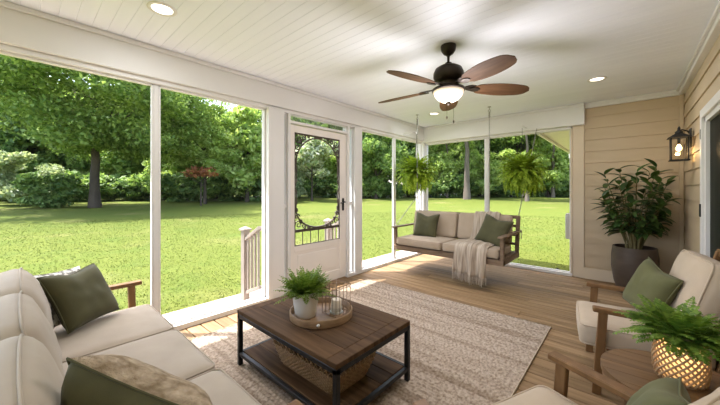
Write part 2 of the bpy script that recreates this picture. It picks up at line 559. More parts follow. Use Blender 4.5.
MB().add([(gx - 0.012, S0, SZ0), (gx - 0.012, S1, SZ0), (gx - 0.012, S1, SZ1), (gx - 0.012, S0, SZ1)], [(0, 1, 2, 3)]).build('screen', M_SCREEN, door)
g = MB()
bw = 0.018
g.rbox(gx - 0.008, gx + 0.008, S0, S0 + bw, SZ0, SZ1, 0.002).rbox(gx - 0.008, gx + 0.008, S1 - bw, S1, SZ0, SZ1, 0.002)
g.rbox(gx - 0.008, gx + 0.008, S0, S1, SZ1 - bw - 0.008, SZ1, 0.002).rbox(gx - 0.008, gx + 0.008, S0, S1, SZ0, SZ0 + 0.012, 0.002)
g.rbox(gx - 0.010, gx + 0.010, S0, S1, 0.835, 0.875, 0.004)
g.build('grille_frame', M_GRILLE, door)
sp = MB()
for i in range(1, 6):
    yy = S0 + (S1 - S0) * i / 6
    sp.tube([(gx, yy, SZ0), (gx, yy, 0.84)], 0.007, 6)
sp.build('grille_spindles', M_GRILLE, door, 60)
def spiral(c, r0, turns, a0, sgn=1, n=22):
    out = []
    for i in range(n + 1):
        t = i / n
        a = a0 + sgn * turns * 2 * PI * t
        r = r0 * (1 - 0.82 * t)
        out.append((gx, c[0] + r * math.cos(a), c[1] + r * math.sin(a)))
    return out
yc = (S0 + S1) / 2
hw = (S1 - S0) / 2 - 0.03
def corner_scroll(side, top):
    """one corner of curls that follows an elliptical arch"""
    s = MB()
    zc, hgt = (1.80, 0.41) if top else (1.17, 0.29)
    sg = 1 if top else -1
    arc = []
    for i in range(25):
        a = PI / 2 * i / 24
        arc.append((gx, yc + side * hw * math.cos(a), zc + sg * hgt * math.sin(a)))
    s.tube(arc, 0.013, 6)
    tail = [(gx, yc + side * (hw + 0.004 - 0.014 * math.sin(i / 10 * PI)), zc - sg * 0.30 * i / 10) for i in range(11)]
    s.tube(tail, [0.013 - 0.0008 * i for i in range(11)], 6)
    zz = SZ1 if top else 0.86
    for (dy, dz, r, a0, q) in ((0.075, 0.085, 0.058, PI, 1), (0.17, 0.055, 0.042, PI / 2, -1), (0.055, 0.20, 0.042, 0, -1), (0.26, 0.034, 0.026, 0.2, 1), (0.042, 0.30, 0.028, 0.6, 1), (0.12, 0.13, 0.030, 1.0, 1)):
        pts = spiral((0, 0), r, 1.35, a0, q)
        s.tube([(gx, S0 + dy + p[1] if side < 0 else S1 - dy - p[1], zz - sg * dz + sg * p[2]) for p in pts], [0.010] * 12 + [0.008] * 11, 6)
    for (z_, ln) in ((zc - sg * 0.05, 0.035), (zc - sg * 0.2, 0.03)):
        yy = yc + side * hw
        s.tube([(gx, yy, z_), (gx, yy - side * ln * 0.6, z_ - sg * 0.03), (gx, yy - side * ln * 0.3, z_ - sg * 0.06)], 0.007, 5)
    return s
for side in (-1, 1):
    for top in (True, False):
        corner_scroll(side, top).build('scroll_bracket', M_GRILLE, door, 60)
h = MB()
h.rbox(dx1, dx1 + 0.012, D1 - 0.095, D1 - 0.055, 1.10, 1.30, 0.004)
h.tube([(dx1 + 0.01, D1 - 0.075, 1.24), (dx1 + 0.05, D1 - 0.075, 1.24)], 0.012, 8)
h.tube([(dx1 + 0.05, D1 - 0.065, 1.24), (dx1 + 0.055, D1 - 0.12, 1.235), (dx1 + 0.05, D1 - 0.17, 1.225)], 0.010, 8)
tag(h.build('handle', M_BLACK, door, 40), 'black lever handle on back plate')

# ------------------------------------------------------------------ tan lap siding of the house walls
def siding_profile(z0, z1, course=0.185, out=0.016):
    p = []
    z = z0
    while z < z1 - 1e-6:
        zt = min(z + course, z1)
        p.append((-out, z))
        p.append((-out * (1 - (zt - z) / course) - 0.002, zt))
        z = zt
    return p
pf = siding_profile(0.02, ZC)
wb = MB()
wb.prism([(YB + 0.02 + a, z) for a, z in pf] + [(YB + 0.12, ZC), (YB + 0.12, 0.02)], 'x', -0.56, XR + 0.08)
struct('wall_back', wb, M_SIDE, 'tan lap siding wall behind the tall plant', 'wall')
wr = MB()
def right_piece(y0, y1, z0, z1):
    pr = siding_profile(0.02, ZC)
    pr = [(a, min(max(z, z0), z1)) for a, z in pr if z0 - 0.184 < z < z1 + 0.001]
    wr.prism([(XR + a + 0.016, z) for a, z in pr] + [(XR + 0.14, z1), (XR + 0.14, z0)], 'y', y0, y1)
DY0, DY1, DZ = 2.72, 4.52, 2.16
right_piece(DY1, YB + 0.03, 0.02, ZC)
right_piece(YF, DY0, 0.02, ZC)
pr = [(a, z) for a, z in siding_profile(0.02 + 0.185 * 11, ZC)]
wr.prism([(XR + a + 0.016, z) for a, z in [(-0.01, DZ)] + [q for q in pr if q[1] > DZ]] + [(XR + 0.14, ZC), (XR + 0.14, DZ)], 'y', DY0, DY1)
struct('wall_right', wr, M_SIDE, 'tan lap siding wall of the house carrying the lantern', 'wall')
tag(MB().rbox(-0.555, XR + 0.0, YB - 0.02, YB + 0.02, 0.0, 0.175, 0.004).build('baseboard_back', bpy.data.materials['corner_board_paint']),
    'tan skirting board under the siding by the planter', 'baseboard', kind='structure')
tag(MB().rbox(XR - 0.016, XR + 0.01, DY1 + 0.09, YB - 0.02, 0.0, 0.14, 0.004).build('baseboard_right', bpy.data.materials['corner_board_paint']),
    'tan skirting board along the house wall', 'baseboard', kind='structure')
trim(18, MB().rbox(-0.535, XR, YB - 0.03, YB + 0.02, ZC - 0.075, ZC, 0.006).rbox(-0.535, XR, YB - 0.055, YB - 0.03, ZC - 0.03, ZC, 0.006), 'white cornice above the tan siding at far end', 'cornice')
trim(19, MB().rbox(XR - 0.045, XR + 0.02, YF, YB - 0.055, ZC - 0.075, ZC, 0.006).rbox(XR - 0.07, XR - 0.045, YF, YB - 0.055, ZC - 0.03, ZC, 0.006), 'white cornice along top of house wall', 'cornice')
trim(20, MB().rbox(-0.02, 0.016, -0.02, 0.016, 0.16, ZC - 0.075, 0.003), 'tan corner bead where both siding walls meet', 'trim')
bpy.data.objects['trim_20'].location = (XR - 0.014, YB - 0.012, 0)
bpy.data.objects['trim_20'].data.materials[0] = M_SIDE
# sliding door on the house wall
dm = MB()
cw = 0.085
dm.rbox(XR - 0.022, XR + 0.05, DY1, DY1 + cw, 0, DZ + cw, 0.004).rbox(XR - 0.022, XR + 0.05, DY0 - cw, DY0, 0, DZ + cw, 0.004)
dm.rbox(XR - 0.022, XR + 0.05, DY0, DY1, DZ, DZ + cw, 0.004)
dm.rbox(XR + 0.0, XR + 0.06, DY1 - 0.05, DY1, 0, DZ, 0.004).rbox(XR + 0.0, XR + 0.06, DY0, DY0 + 0.05, 0, DZ, 0.004).rbox(XR + 0.0, XR + 0.06, DY0, DY1, DZ - 0.05, DZ, 0.004)
dm.rbox(XR + 0.0, XR + 0.06, DY0, DY1, 0, 0.06, 0.004)
d2 = struct('door_2', dm, M_TRIM, 'white framed glass door into the dark house', 'door')
MB().rbox(XR + 0.03, XR + 0.045, DY0 + 0.04, DY1 - 0.04, 0.05, DZ - 0.04, 0.002).build('pane', M_DARKGLASS, d2)
st = MB()
st.rbox(XR + 0.01, XR + 0.05, (DY0 + DY1) / 2 - 0.03, (DY0 + DY1) / 2 + 0.03, 0.05, DZ - 0.04, 0.004)
st.build('meeting_stile', M_BLACK, d2)
tag(MB().rbox(XR - 0.034, XR - 0.02, DY1 + 0.01, DY1 + 0.04, 1.17, 1.30, 0.004).build('latch', M_BLACK, d2), 'black latch')
tag(MB().rbox(XR - 0.030, XR - 0.02, DY1 + 0.02, DY1 + 0.045, 1.95, 2.05, 0.003).build('hinge', M_STEEL, d2), 'steel hinge')

# ------------------------------------------------------------------ outdoors: ground
def ground_z(x, y):
    d = math.hypot(x, y)
    return ZG + 0.02 * max(0.0, d - 7.0) ** 1.0 - (0.0 if d < 60 else 0.0)
gv, gf = [], []
NA, NR = 72, 60
rad = [0.0] + [1.5 * (1.075 ** i) for i in range(NR)]
for r_ in rad:
    for j in range(NA):
        a = 2 * PI * j / NA
        x, y = r_ * math.cos(a), r_ * math.sin(a)
        gv.append((x, y, ground_z(x, y) - 0.012))
for i in range(len(rad) - 1):
    for j in range(NA):
        j2 = (j + 1) % NA
        gf.append((i * NA + j, i * NA + j2, (i + 1) * NA + j2, (i + 1) * NA + j))
m, n, l, p = new_mat('lawn_grass')
tc = n.new('ShaderNodeTexCoord')
def nz_(scale, detail=5):
    q = n.new('ShaderNodeTexNoise')
    q.inputs['Scale'].default_value = scale
    q.inputs['Detail'].default_value = detail
    l.new(tc.outputs['Object'], q.inputs['Vector'])
    return q.outputs['Fac']
c = ramp(n, l, nz_(9, 8), (0.080, 0.107, 0.015), (0.127, 0.148, 0.032), 0.25, 0.75)
dry = mixc(n, l, ramp(n, l, nz_(0.35, 4), (0, 0, 0), (1, 1, 1), 0.56, 0.72), c, (0.24, 0.20, 0.09))
c = mixc(n, l, 0.42, c, dry)
c = mixc(n, l, ramp(n, l, nz_(0.9, 5), (0, 0, 0), (0.6, 0.6, 0.6), 0.5, 0.75), c, (0.07, 0.115, 0.02))
l.new(c, p.inputs['Base Color'])
p.inputs['Roughness'].default_value = 0.9
p.inputs['Specular IOR Level'].default_value = 0.1
b = n.new('ShaderNodeBump')
b.inputs['Strength'].default_value = 0.7
b.inputs['Distance'].default_value = 0.04
l.new(nz_(38, 6), b.inputs['Height'])
l.new(b.outputs[0], p.inputs['Normal'])
M_LAWN = m
lawn = link('lawn', fast_mesh('lawn', gv, gf), M_LAWN, smooth=179)
tag(lawn, 'wide sunlit green lawn around the porch', 'lawn', kind='structure')
M_PATH = surf('pale_stone_path', (0.42, 0.34, 0.28), (0.60, 0.50, 0.42), (9, 9, 9), 0.9, 0.4, (60, 60, 60), 0.006)
struct('path', MB().rbox(-4.34, -3.66, YF, 6.9, ZG - 0.1, ZG + 0.006, 0.004).rbox(-3.66, -0.5, YB + 0.14, 6.75, ZG - 0.1, ZG + 0.006, 0.004), M_PATH,
       'pale stone strip between porch and lawn', 'path')
struct('porch_base', MB().box(-3.66, XR, YF, YB + 0.13, ZG - 0.1, -0.03), M_TRIM, 'white skirt below the porch floor', 'foundation')

# blades of grass on the near lawn (too many to count)
rng = np.random.default_rng(5)
N = 90000
ang = rng.uniform(R(85), R(190), N)
rr = 4.2 + 13.5 * rng.random(N) ** 1.25
gx_, gy_ = rr * np.cos(ang), rr * np.sin(ang)
keep = ((gx_ < -4.36) | (gy_ > 6.9)) | ((gy_ > 6.76) & (gx_ > -3.66))
keep &= ~((gx_ > -4.36) & (gy_ < 6.78)) & ~((gx_ > -0.8) & (gy_ > 6.0))
gx_, gy_, rr = gx_[keep], gy_[keep], rr[keep]
N = len(gx_)
gz_ = ZG + 0.02 * np.maximum(0, np.hypot(gx_, gy_) - 7) - 0.015
hh = rng.uniform(0.008, 0.03, N)
ww = rng.uniform(0.004, 0.009, N) * (0.7 + rr / 9)
aa = rng.uniform(0, 2 * PI, N)
lean = rng.normal(0, 0.018, (N, 2))
V = np.empty((N, 3, 3), dtype=np.float32)
V[:, 0] = np.stack([gx_ - ww * np.cos(aa), gy_ - ww * np.sin(aa), gz_], 1)
V[:, 1] = np.stack([gx_ + ww * np.cos(aa), gy_ + ww * np.sin(aa), gz_], 1)
V[:, 2] = np.stack([gx_ + lean[:, 0], gy_ + lean[:, 1], gz_ + hh], 1)
grass = link('grass', fast_mesh('grass', V.reshape(-1, 3), np.arange(3 * N).reshape(-1, 3)), leafy('grass_blade', (0.088, 0.12, 0.018), (0.127, 0.152, 0.032), 0.7, 0.25))
tag(grass, 'short bright green grass blades on the near lawn', 'grass', kind='stuff')

# ------------------------------------------------------------------ outdoors: trees and shrubs
FR, FU = (-0.6652, 0.7466), (0.7466, 0.6652)
def spot(u, d):
    """ground point seen in the direction u (photo column) at depth d metres"""
    r_ = (u - 360) / 302.0
    x, y = (FR[0] + r_ * FU[0]) * d, (FR[1] + r_ * FU[1]) * d
    return x, y, ground_z(x, y)

def crown_mesh(name, seed, ax, zc, n, leaf, nclus=40, spread=0.34, hollow=0.55, flat=0.6, droop=0.0):
    g = np.random.default_rng(seed)
    d = g.normal(size=(nclus, 3))
    d /= np.linalg.norm(d, axis=1)[:, None]
    rad_ = hollow + (1 - hollow) * g.random(nclus)
    cen = d * rad_[:, None] * np.array(ax) * (1 - spread * 0.6)
    idx = g.integers(0, nclus, n)
    o = g.normal(size=(n, 3))
    o /= np.linalg.norm(o, axis=1)[:, None]
    o *= (g.random(n) ** 0.45)[:, None] * spread * np.array(ax) * np.array([1, 1, flat]) * g.uniform(0.6, 1.15, nclus)[idx][:, None]
    P = cen[idx] + o
    P[:, 2] += zc
    nrm = g.normal(size=(n, 3)) * 0.75 + np.array([0, 0, 0.75])
    nrm /= np.linalg.norm(nrm, axis=1)[:, None]
    t = np.cross(nrm, g.normal(size=(n, 3)))
    t /= np.linalg.norm(t, axis=1)[:, None] + 1e-9
    b_ = np.cross(nrm, t)
    s = leaf * g.uniform(0.6, 1.3, n)[:, None]
    V = np.stack([P - t * s, P - b_ * s * 0.55, P + t * s, P + b_ * s * 0.55], 1).reshape(-1, 3)
    return fast_mesh(name, V, np.arange(4 * n).reshape(-1, 4))

def trunk_mb(h, r0, seed, branches=6, zfork=0.5, reach=2.5, lean=0.02):
    rd = random.Random(seed)
    t = MB()
    pts = [(rd.uniform(-1, 1) * lean * z, rd.uniform(-1, 1) * lean * z, z) for z in [h * i / 8 for i in range(9)]]
    pts[0] = (0, 0, -0.3)
    t.tube(pts, [r0 * 1.35] + [r0 * (1 - 0.09 * i) for i in range(1, 9)], 9)
    for i in range(branches):
        z0 = h * (zfork + (0.9 - zfork) * i / max(1, branches))
        a = 2.4 * i + rd.uniform(-0.4, 0.4)
        k = reach * rd.uniform(0.7, 1.2)
        q = [(k * s * math.cos(a), k * s * math.sin(a), z0 + k * (0.55 * s + 0.25 * s * s)) for s in (0, 0.25, 0.5, 0.75, 1.0)]
        t.tube(q, [r0 * 0.42, r0 * 0.34, r0 * 0.26, r0 * 0.18, r0 * 0.1], 6)
    return t

L_OAK = leafy('oak_leaves', (0.12, 0.22, 0.05), (0.40, 0.52, 0.17), trans=0.5)
L_LIGHT = leafy('light_leaves', (0.25, 0.38, 0.09), (0.58, 0.68, 0.26), trans=0.5)
L_MID = leafy('mid_leaves', (0.14, 0.25, 0.07), (0.42, 0.54, 0.19), trans=0.5)
L_DARK = leafy('dark_leaves', (0.08, 0.16, 0.05), (0.30, 0.42, 0.14), trans=0.45)
L_GREY = leafy('silvery_leaves', (0.22, 0.30, 0.16), (0.52, 0.58, 0.38), trans=0.4)
L_WHITE = leafy('pale_blossom', (0.2, 0.30, 0.13), (0.75, 0.76, 0.62), trans=0.4)
L_RED = leafy('red_leaves', (0.22, 0.07, 0.03), (0.42, 0.17, 0.08), trans=0.3)

def plant_tree(name, label, cat, u, d, crown, lmat, trunk, bark, group=None, scale=1.0, rz=0.0):
    x, y, z = spot(u, d)
    t = thing(name, label, cat, (x, y, z), rz, group)
    t.scale = (scale,) * 3
    if trunk is not None:
        trunk.build('trunk', bark, t, 60)
    if crown is not None:
        link('crown', crown, lmat, t)
    return t

# the large oak whose shade falls over the left of the lawn
plant_tree('shade_tree', 'broad old shade tree with thick dark trunk at edge of lawn', 'tree', 95, 19.5,
           crown_mesh('crown', 1, (8.6, 8.6, 5.0), 7.7, 80000, 0.125, 170, 0.2, 0.4), L_OAK, trunk_mb(8.5, 0.30, 4, 9, 0.5, 3.5), M_BARK)
plant_tree('young_tree', 'light green leafy tree at lawn edge seen between mullion and wide post', 'tree', 205, 24,
           crown_mesh('crown', 2, (3.3, 3.3, 3.4), 5.0, 20000, 0.13, 70, 0.26, 0.45), L_LIGHT, trunk_mb(6, 0.13, 6, 6, 0.3, 1.6), M_BARK)
plant_tree('red_leaved_tree', 'small rusty red leaved tree on a slim trunk at lawn edge', 'tree', 201, 22,
           crown_mesh('crown', 3, (1.7, 1.7, 0.55), 2.35, 420, 0.13, 14, 0.4, 0.5), L_RED, trunk_mb(2.4, 0.07, 8, 5, 0.5, 0.9), M_BARK)
plant_tree('blossom_tree', 'pale blossoming tree seen through the screen door', 'tree', 312, 29,
           crown_mesh('crown', 4, (2.9, 2.9, 2.6), 4.6, 9000, 0.19, 44, 0.3, 0.55), L_WHITE, trunk_mb(4, 0.11, 9, 6, 0.3, 1.4), M_BARK)
plant_tree('grey_shrub', 'silvery grey green shrub under the old shade tree', 'shrub', 24, 20.5,
           crown_mesh('crown', 5, (2.6, 2.6, 2.2), 1.9, 7000, 0.16, 34, 0.33, 0.5), L_GREY, None, None)
plant_tree('dark_shrub', 'rounded dark green shrub left of the old tree trunk', 'shrub', 52, 19.3,
           crown_mesh('crown', 15, (1.9, 1.9, 1.4), 1.1, 6000, 0.13, 34, 0.33, 0.45), L_DARK, None, None)
plant_tree('pale_shrub', 'pale yellowish shrub at lawn edge left through the screen door', 'shrub', 292, 30,
           crown_mesh('crown', 6, (1.7, 1.7, 1.9), 1.6, 3500, 0.16, 24, 0.35, 0.5), L_GREY, None, None)
plant_tree('dark_tree', 'dense dark green tree just beyond the door post', 'tree', 376, 33,
           crown_mesh('crown', 7, (4.2, 4.2, 6.0), 5.6, 17000, 0.22, 60, 0.3, 0.5), L_MID, trunk_mb(8, 0.2, 5, 6, 0.3, 1.8), M_BARK)
# tall trees with bare trunks beyond the swing
tall = crown_mesh('crown', 8, (4.4, 4.4, 3.2), 9.6, 9000, 0.2, 44, 0.3, 0.5)
for (u, d, r0, lab) in ((467, 31, 0.33, 'thickest bare trunk tree beyond the porch swing'), (447, 35, 0.14, 'slim bare trunk tree left of the thickest one'),
                        (527, 27, 0.16, 'tall tree whose trunk stands below the fern basket by the siding'), (553, 33, 0.18, 'tall tree whose trunk stands right of the fern basket')):
    t = plant_tree('tall_tree', lab, 'tree', u, d, None, None, trunk_mb(10, r0, int(u), 6, 0.6, 2.6), M_BARK_P)
    c_ = bpy.data.objects.new('crown', tall)
    COL.objects.link(c_)
    c_.parent = t
    c_.rotation_euler = (0, 0, u)
tall.materials.append(L_LIGHT)
plant_tree('yard_tree', 'tall spreading yard tree beside the house shading the far lawn', 'tree', 650, 20,
           crown_mesh('crown', 9, (7.5, 7.5, 3.0), 10.5, 16000, 0.24, 60, 0.26, 0.4), L_MID, trunk_mb(10, 0.3, 44, 8, 0.5, 4.0), M_BARK)
# woodland behind: copies of three kinds
kinds = []
for i, (ax, zc, nn, lf, lm, hh_, nm, lab) in enumerate((
        ((4.2, 4.2, 6.0), 6.2, 11000, 0.30, L_MID, 8, 'woodland_tree', 'tall leafy tree among the dense woods edging the lawn'),
        ((3.8, 3.8, 6.6), 6.4, 11000, 0.30, L_DARK, 9, 'dark_woodland_tree', 'dark leafy tree among the dense woods edging the lawn'),
        ((4.0, 4.0, 4.9), 5.0, 10000, 0.28, L_LIGHT, 7, 'bright_woodland_tree', 'light green leafy tree among the dense woods edging the lawn'))):
    t = thing(nm, lab, 'tree', (0, 0, 0), 0, nm.replace('_', ' ') + 's behind the lawn')
    trunk_mb(hh_, 0.2, 20 + i, 5, 0.35, 2.0).build('trunk', M_BARK, t, 60)
    link('crown', crown_mesh('crown', 30 + i, ax, zc, nn, lf, 46, 0.32, 0.5), lm, t)
    kinds.append(t)
used = [0, 0, 0]
rd = random.Random(11)
def wood(k, u, d, s=1.0):
    x, y, z = spot(u, d)
    t = kinds[k] if used[k] == 0 else copy_tree(kinds[k])
    used[k] += 1
    t.location = (x, y, z - 0.1)
    t.rotation_euler = (0, 0, rd.uniform(0, 6.28))
    t.scale = (s, s, s * rd.uniform(0.92, 1.1))
for i, u in enumerate(range(-190, 700, 37)):
    # nearer at the sides of the frame where a depth step covers more ground
    base = 36 if u > 260 else 24 + (u + 190) * 0.022
    if 160 < u < 262:
        wood(2, u, base, 0.72)
        continue
    k1 = (1, 0, 2, 0, 1, 2)[i % 6]
    wood(k1, u + rd.uniform(-8, 8), base + rd.uniform(0, 2.5), rd.uniform(0.8, 0.98))
    wood((0, 1, 1)[i % 3], u + 18 + rd.uniform(-8, 8), base + 6 + rd.uniform(0, 3), rd.uniform(1.0, 1.25))
for j, u in enumerate(range(425, 600, 21)):
    wood(2, u + rd.uniform(-4, 4), 35 + rd.uniform(-1, 2), rd.uniform(0.6, 0.8))
for i, u in enumerate(range(-190, 700, 55)):
    if 140 < u < 295:
        continue
    base = 36 if u > 260 else 24 + (u + 190) * 0.022
    wood(1, u + rd.uniform(-8, 8), base + 13 + rd.uniform(0, 3), rd.uniform(1.3, 1.5))
for k_, u_, d_, s_ in ((2, 247, 27, 0.9), (2, 227, 31, 0.93), (0, 263, 31, 0.86), (1, 238, 36, 0.9), (2, 180, 30, 0.9), (1, 205, 34, 0.82)):
    wood(k_, u_, d_, s_)
# low undergrowth along the wood's foot
ush = thing('woodland_shrub', 'low dark bush at the foot of the woods', 'shrub', (0, 0, 0), 0, 'bushes at the foot of the woods')
link('foliage', crown_mesh('foliage', 50, (2.3, 2.3, 1.5), 1.25, 3200, 0.2, 26, 0.36, 0.4), L_DARK, ush)
ush2 = thing('bright_woodland_shrub', 'low light green bush at the foot of the woods', 'shrub', (0, 0, 0), 0, 'light bushes at the foot of the woods')
link('foliage', crown_mesh('foliage', 51, (1.9, 1.9, 1.3), 1.1, 2600, 0.18, 24, 0.36, 0.4), L_MID, ush2)
first = [True, True]
for i, u in enumerate(range(-60, 640, 17)):
    base = 35 if u > 260 else 22.5 + (u + 60) * 0.022
    k_ = 1 if i % 3 == 1 else 0
    src = (ush, ush2)[k_]
    t = src if first[k_] else copy_tree(src)
    first[k_] = False
    x, y, z = spot(u + rd.uniform(-5, 5), base + rd.uniform(-0.8, 1.5))
    t.location = (x, y, z - 0.15)
    t.rotation_euler = (0, 0, rd.uniform(0, 6))
    s = rd.uniform(0.8, 1.5)
    t.scale = (s, s, s)

# house eave outside the far end and the utility box under it
eave = thing('house_eave', 'cream soffit and white fascia of the house roof outside far end', 'eave', (-0.6, 6.3, 2.5))
eave['kind'] = 'structure'
o = Vector((-0.6, 6.3, 2.5))
MB().box(-0.62, 0.3, -0.03, 4.6, 0.0, 0.03).build('soffit', surf('cream_soffit', (0.80, 0.76, 0.72), (0.84, 0.80, 0.76)), eave)
MB().rbox(-0.66, -0.62, -0.03, 4.62, -0.06, 0.14, 0.004).build('fascia', M_TRIM, eave)
MB().tube([(-0.70, -0.03, 0.06), (-0.70, 4.6, 0.06)], 0.05, 10).build('gutter', M_TRIM, eave, 60)
MB().tube([(-0.70, 4.5, 0.05), (-0.70, 4.5, -0.12), (-0.56, 4.5, -0.28), (-0.2, 4.5, -0.36)], 0.035, 8).build('downspout', M_TRIM, eave, 60)
struct('house_wall', MB().box(-0.69, 0.6, 6.26, 11.0, -0.15, 2.5), M_SIDE, 'tan outer wall of the house beyond the porch end', 'wall')
ub = MB().rbox(-0.83, -0.692, 6.33, 6.50, 0.58, 1.02, 0.008)
ub.rbox(-0.835, -0.829, 6.345, 6.485, 0.60, 0.99, 0.004)
ub.tube([(-0.76, 6.42, 0.58), (-0.76, 6.42, 0.2), (-0.70, 6.42, 0.12)], 0.014, 8)
tag(ub.build('utility_box', M_GREYBOX, None, 40), 'grey utility box on outside wall beside far end screen', 'box')
bm = bmesh.new()
for (cx, cy, cz, r_, sx) in ((0, 0, 0.035, 0.055, 1.3), (0.09, 0.02, 0.03, 0.045, 1.2), (-0.05, 0.03, 0.08, 0.035, 0.8), (0.03, -0.03, 0.05, 0.04, 1.4)):
    res = bmesh.ops.create_icosphere(bm, subdivisions=3, radius=r_)
    for v in res['verts']:
        v.co *= 1 + 0.35 * mnoise.noise(v.co * 40 + Vector((cx * 9, cy, cz)))
        v.co = Vector((v.co.x * sx + cx, v.co.y + cy, v.co.z + cz))
me = bpy.data.meshes.new('dark_stones')
bm.to_mesh(me)
bm.free()
o = link('dark_stone', me, M_BLACK, smooth=179, loc=(-0.93, 6.52, ZG + 0.01))
tag(o, 'small lumpy dark stone on pale strip outside the end screen', 'stone')

# stair railings outside the screen door
def railing(y0, label):
    t = thing('stair_railing', label, 'railing', (-4.07, y0, ZG + 0.005), 0, 'stair railings outside the screen door')
    MB().rbox(-0.045, 0.045, -0.045, 0.045, 0, 0.98, 0.004).build('newel_post', M_RAILWOOD, t)
    MB().add([(-0.065, -0.065, 0.98), (0.065, -0.065, 0.98), (0.065, 0.065, 0.98), (-0.065, 0.065, 0.98), (-0.065, -0.065, 1.0), (0.065, -0.065, 1.0), (0.065, 0.065, 1.0), (-0.065, 0.065, 1.0), (0, 0, 1.04)],
             [(0, 3, 2, 1), (0, 1, 5, 4), (1, 2, 6, 5), (2, 3, 7, 6), (3, 0, 4, 7), (4, 5, 8), (5, 6, 8), (6, 7, 8), (7, 4, 8)]).build('post_cap', M_RAILWOOD, t)
    MB().bar((0.02, 0, 0.85), (0.41, 0, 1.05), 0.07, 0.045).build('handrail', M_RAILWOOD, t)
    MB().bar((0.02, 0, 0.10), (0.41, 0, 0.26), 0.045, 0.045).build('bottom_rail', M_RAILWOOD, t)
    for i in range(4):
        x = 0.085 + 0.09 * i
        MB().rbox(x - 0.014, x + 0.014, -0.014, 0.014, 0.12 + 0.41 * x, 0.84 + 0.51 * x, 0.002).build('baluster', M_RAILWOOD, t)
railing(2.12, 'grey wooden stair railing outside the wide post')
railing(3.70, 'grey wooden stair railing seen low through the screen door')

# ------------------------------------------------------------------ soft goods
def crown_y(x, y, sx, crown):
    return y * (1 + crown * (1 - min(1.0, abs(x / sx)) ** 2.4)) if y > 0 else y

def cushion_pts(sx, sy, sz, r, puff=0.12, n=14, seed=0, wr=0.004, crown=0.0):
    """rounded box of half sizes sx, sy, sz that swells on its z faces"""
    bm = bmesh.new()
    bmesh.ops.create_cube(bm, size=2)
    bmesh.ops.subdivide_edges(bm, edges=bm.edges[:], cuts=n, use_grid_fill=True)
    half = Vector((sx, sy, sz))
    off = Vector((seed * 3.1, seed * 1.7, seed * 0.9))
    for v in bm.verts:
        q = v.co.copy()
        c_ = Vector([max(-half[i] + r, min(half[i] - r, q[i] * half[i])) for i in range(3)])
        d = Vector([q[i] * half[i] - c_[i] for i in range(3)])
        # spread the border rows over the rounded edge
        if d.length > 1e-9:
            d = d.normalized() * r
        P = c_ + d
        bx = max(0.0, 1 - (P.x / sx) ** 2)
        by = max(0.0, 1 - (P.y / sy) ** 2)
        bz = max(0.0, 1 - (P.z / sz) ** 2)
        P.z *= 1 + puff * (bx * by) ** 0.6
        P.x *= 1 + 0.02 * bz * by
        P.y *= 1 + 0.02 * bz * bx
        w = mnoise.noise(P * 5 + off) * wr + mnoise.noise(P * 13 + off) * wr * 0.45
        P.z += w * (1 if P.z > 0 else -1)
        P.y = crown_y(P.x, P.y, sx, crown)
        v.co = P
    bm.verts.index_update()
    vs_ = [v.co.copy() for v in bm.verts]
    fs_ = [[v.index for v in f.verts] for f in bm.faces]
    bm.free()
    return vs_, fs_

def rect_loop(sx, sy, z, r, n=5):
    out = []
    for (cx, cy, a0) in ((sx - r, sy - r, 0), (-sx + r, sy - r, PI / 2), (-sx + r, -sy + r, PI), (sx - r, -sy + r, 1.5 * PI)):
        for i in range(n):
            a = a0 + PI / 2 * i / (n - 1)
            out.append((cx + r * math.cos(a), cy + r * math.sin(a), z))
    return out

def make_cushion(name, sx, sy, sz, mat_, parent, M4, r=0.045, puff=0.12, seed=0, pip=True, wr=0.004, crown=0.0):
    vs_, fs_ = cushion_pts(sx, sy, sz, r, puff, seed=seed, wr=wr, crown=crown)
    o = MB().add(vs_, fs_, M4).build(name, mat_, parent, 179)
    if pip:
        pb = MB()
        for sg in (1, -1):
            lp = rect_loop(sx - 0.006, sy - 0.006, sg * (sz - r * 0.30), r)
            lp2 = []
            for i in range(len(lp)):          # refine straight runs
                a, b_ = Vector(lp[i]), Vector(lp[(i + 1) % len(lp)])
                kk = max(1, int((b_ - a).length / 0.06))
                lp2 += [a.lerp(b_, j / kk) for j in range(kk)]
            pb.tube([M4 @ Vector((q.x, crown_y(q.x, q.y, sx, crown), q.z)) for q in lp2], 0.0052, 6, closed=True)
        pb.build('piping', mat_, o, 179)
    return o

def pillow_grid(s, t, n=20, pinch=0.10, chop=0.0, seed=0, sy=None):
    sy = sy or s
    P = {}
    vs_, fs_ = [], []
    off = Vector((seed * 2.3, seed, 0))
    for sgn in (1, -1):
        for i in range(n + 1):
            for j in range(n + 1):
                edge = i in (0, n) or j in (0, n)
                if sgn == -1 and edge:
                    P[(sgn, i, j)] = P[(1, i, j)]
                    continue
                u, v = 2 * i / n - 1, 2 * j / n - 1
                x = s * u * (1 - pinch * (1 - v * v))
                yv = v * (1 - pinch * (1 - u * u))
                yv -= chop * math.exp(-(u / 0.42) ** 2) * max(0.0, (v + 0.4) / 1.4) ** 1.5
                th = t * (max(0.0, (1 - u ** 4) * (1 - v ** 4))) ** 0.55
                th *= 1 - 0.35 * chop * math.exp(-(u / 0.3) ** 2) * (v > 0) * v * 3
                w = mnoise.noise(Vector((u * 2.5, v * 2.5, sgn * 2)) + off) * 0.012 * (1 - u * u) * (1 - v * v)
                P[(sgn, i, j)] = len(vs_)
                vs_.append((x, sy * yv, sgn * (th + w)))
        for i in range(n):
            for j in range(n):
                q = (P[(sgn, i, j)], P[(sgn, i + 1, j)], P[(sgn, i + 1, j + 1)], P[(sgn, i, j + 1)])
                fs_.append(q if sgn == 1 else q[::-1])
    return vs_, fs_

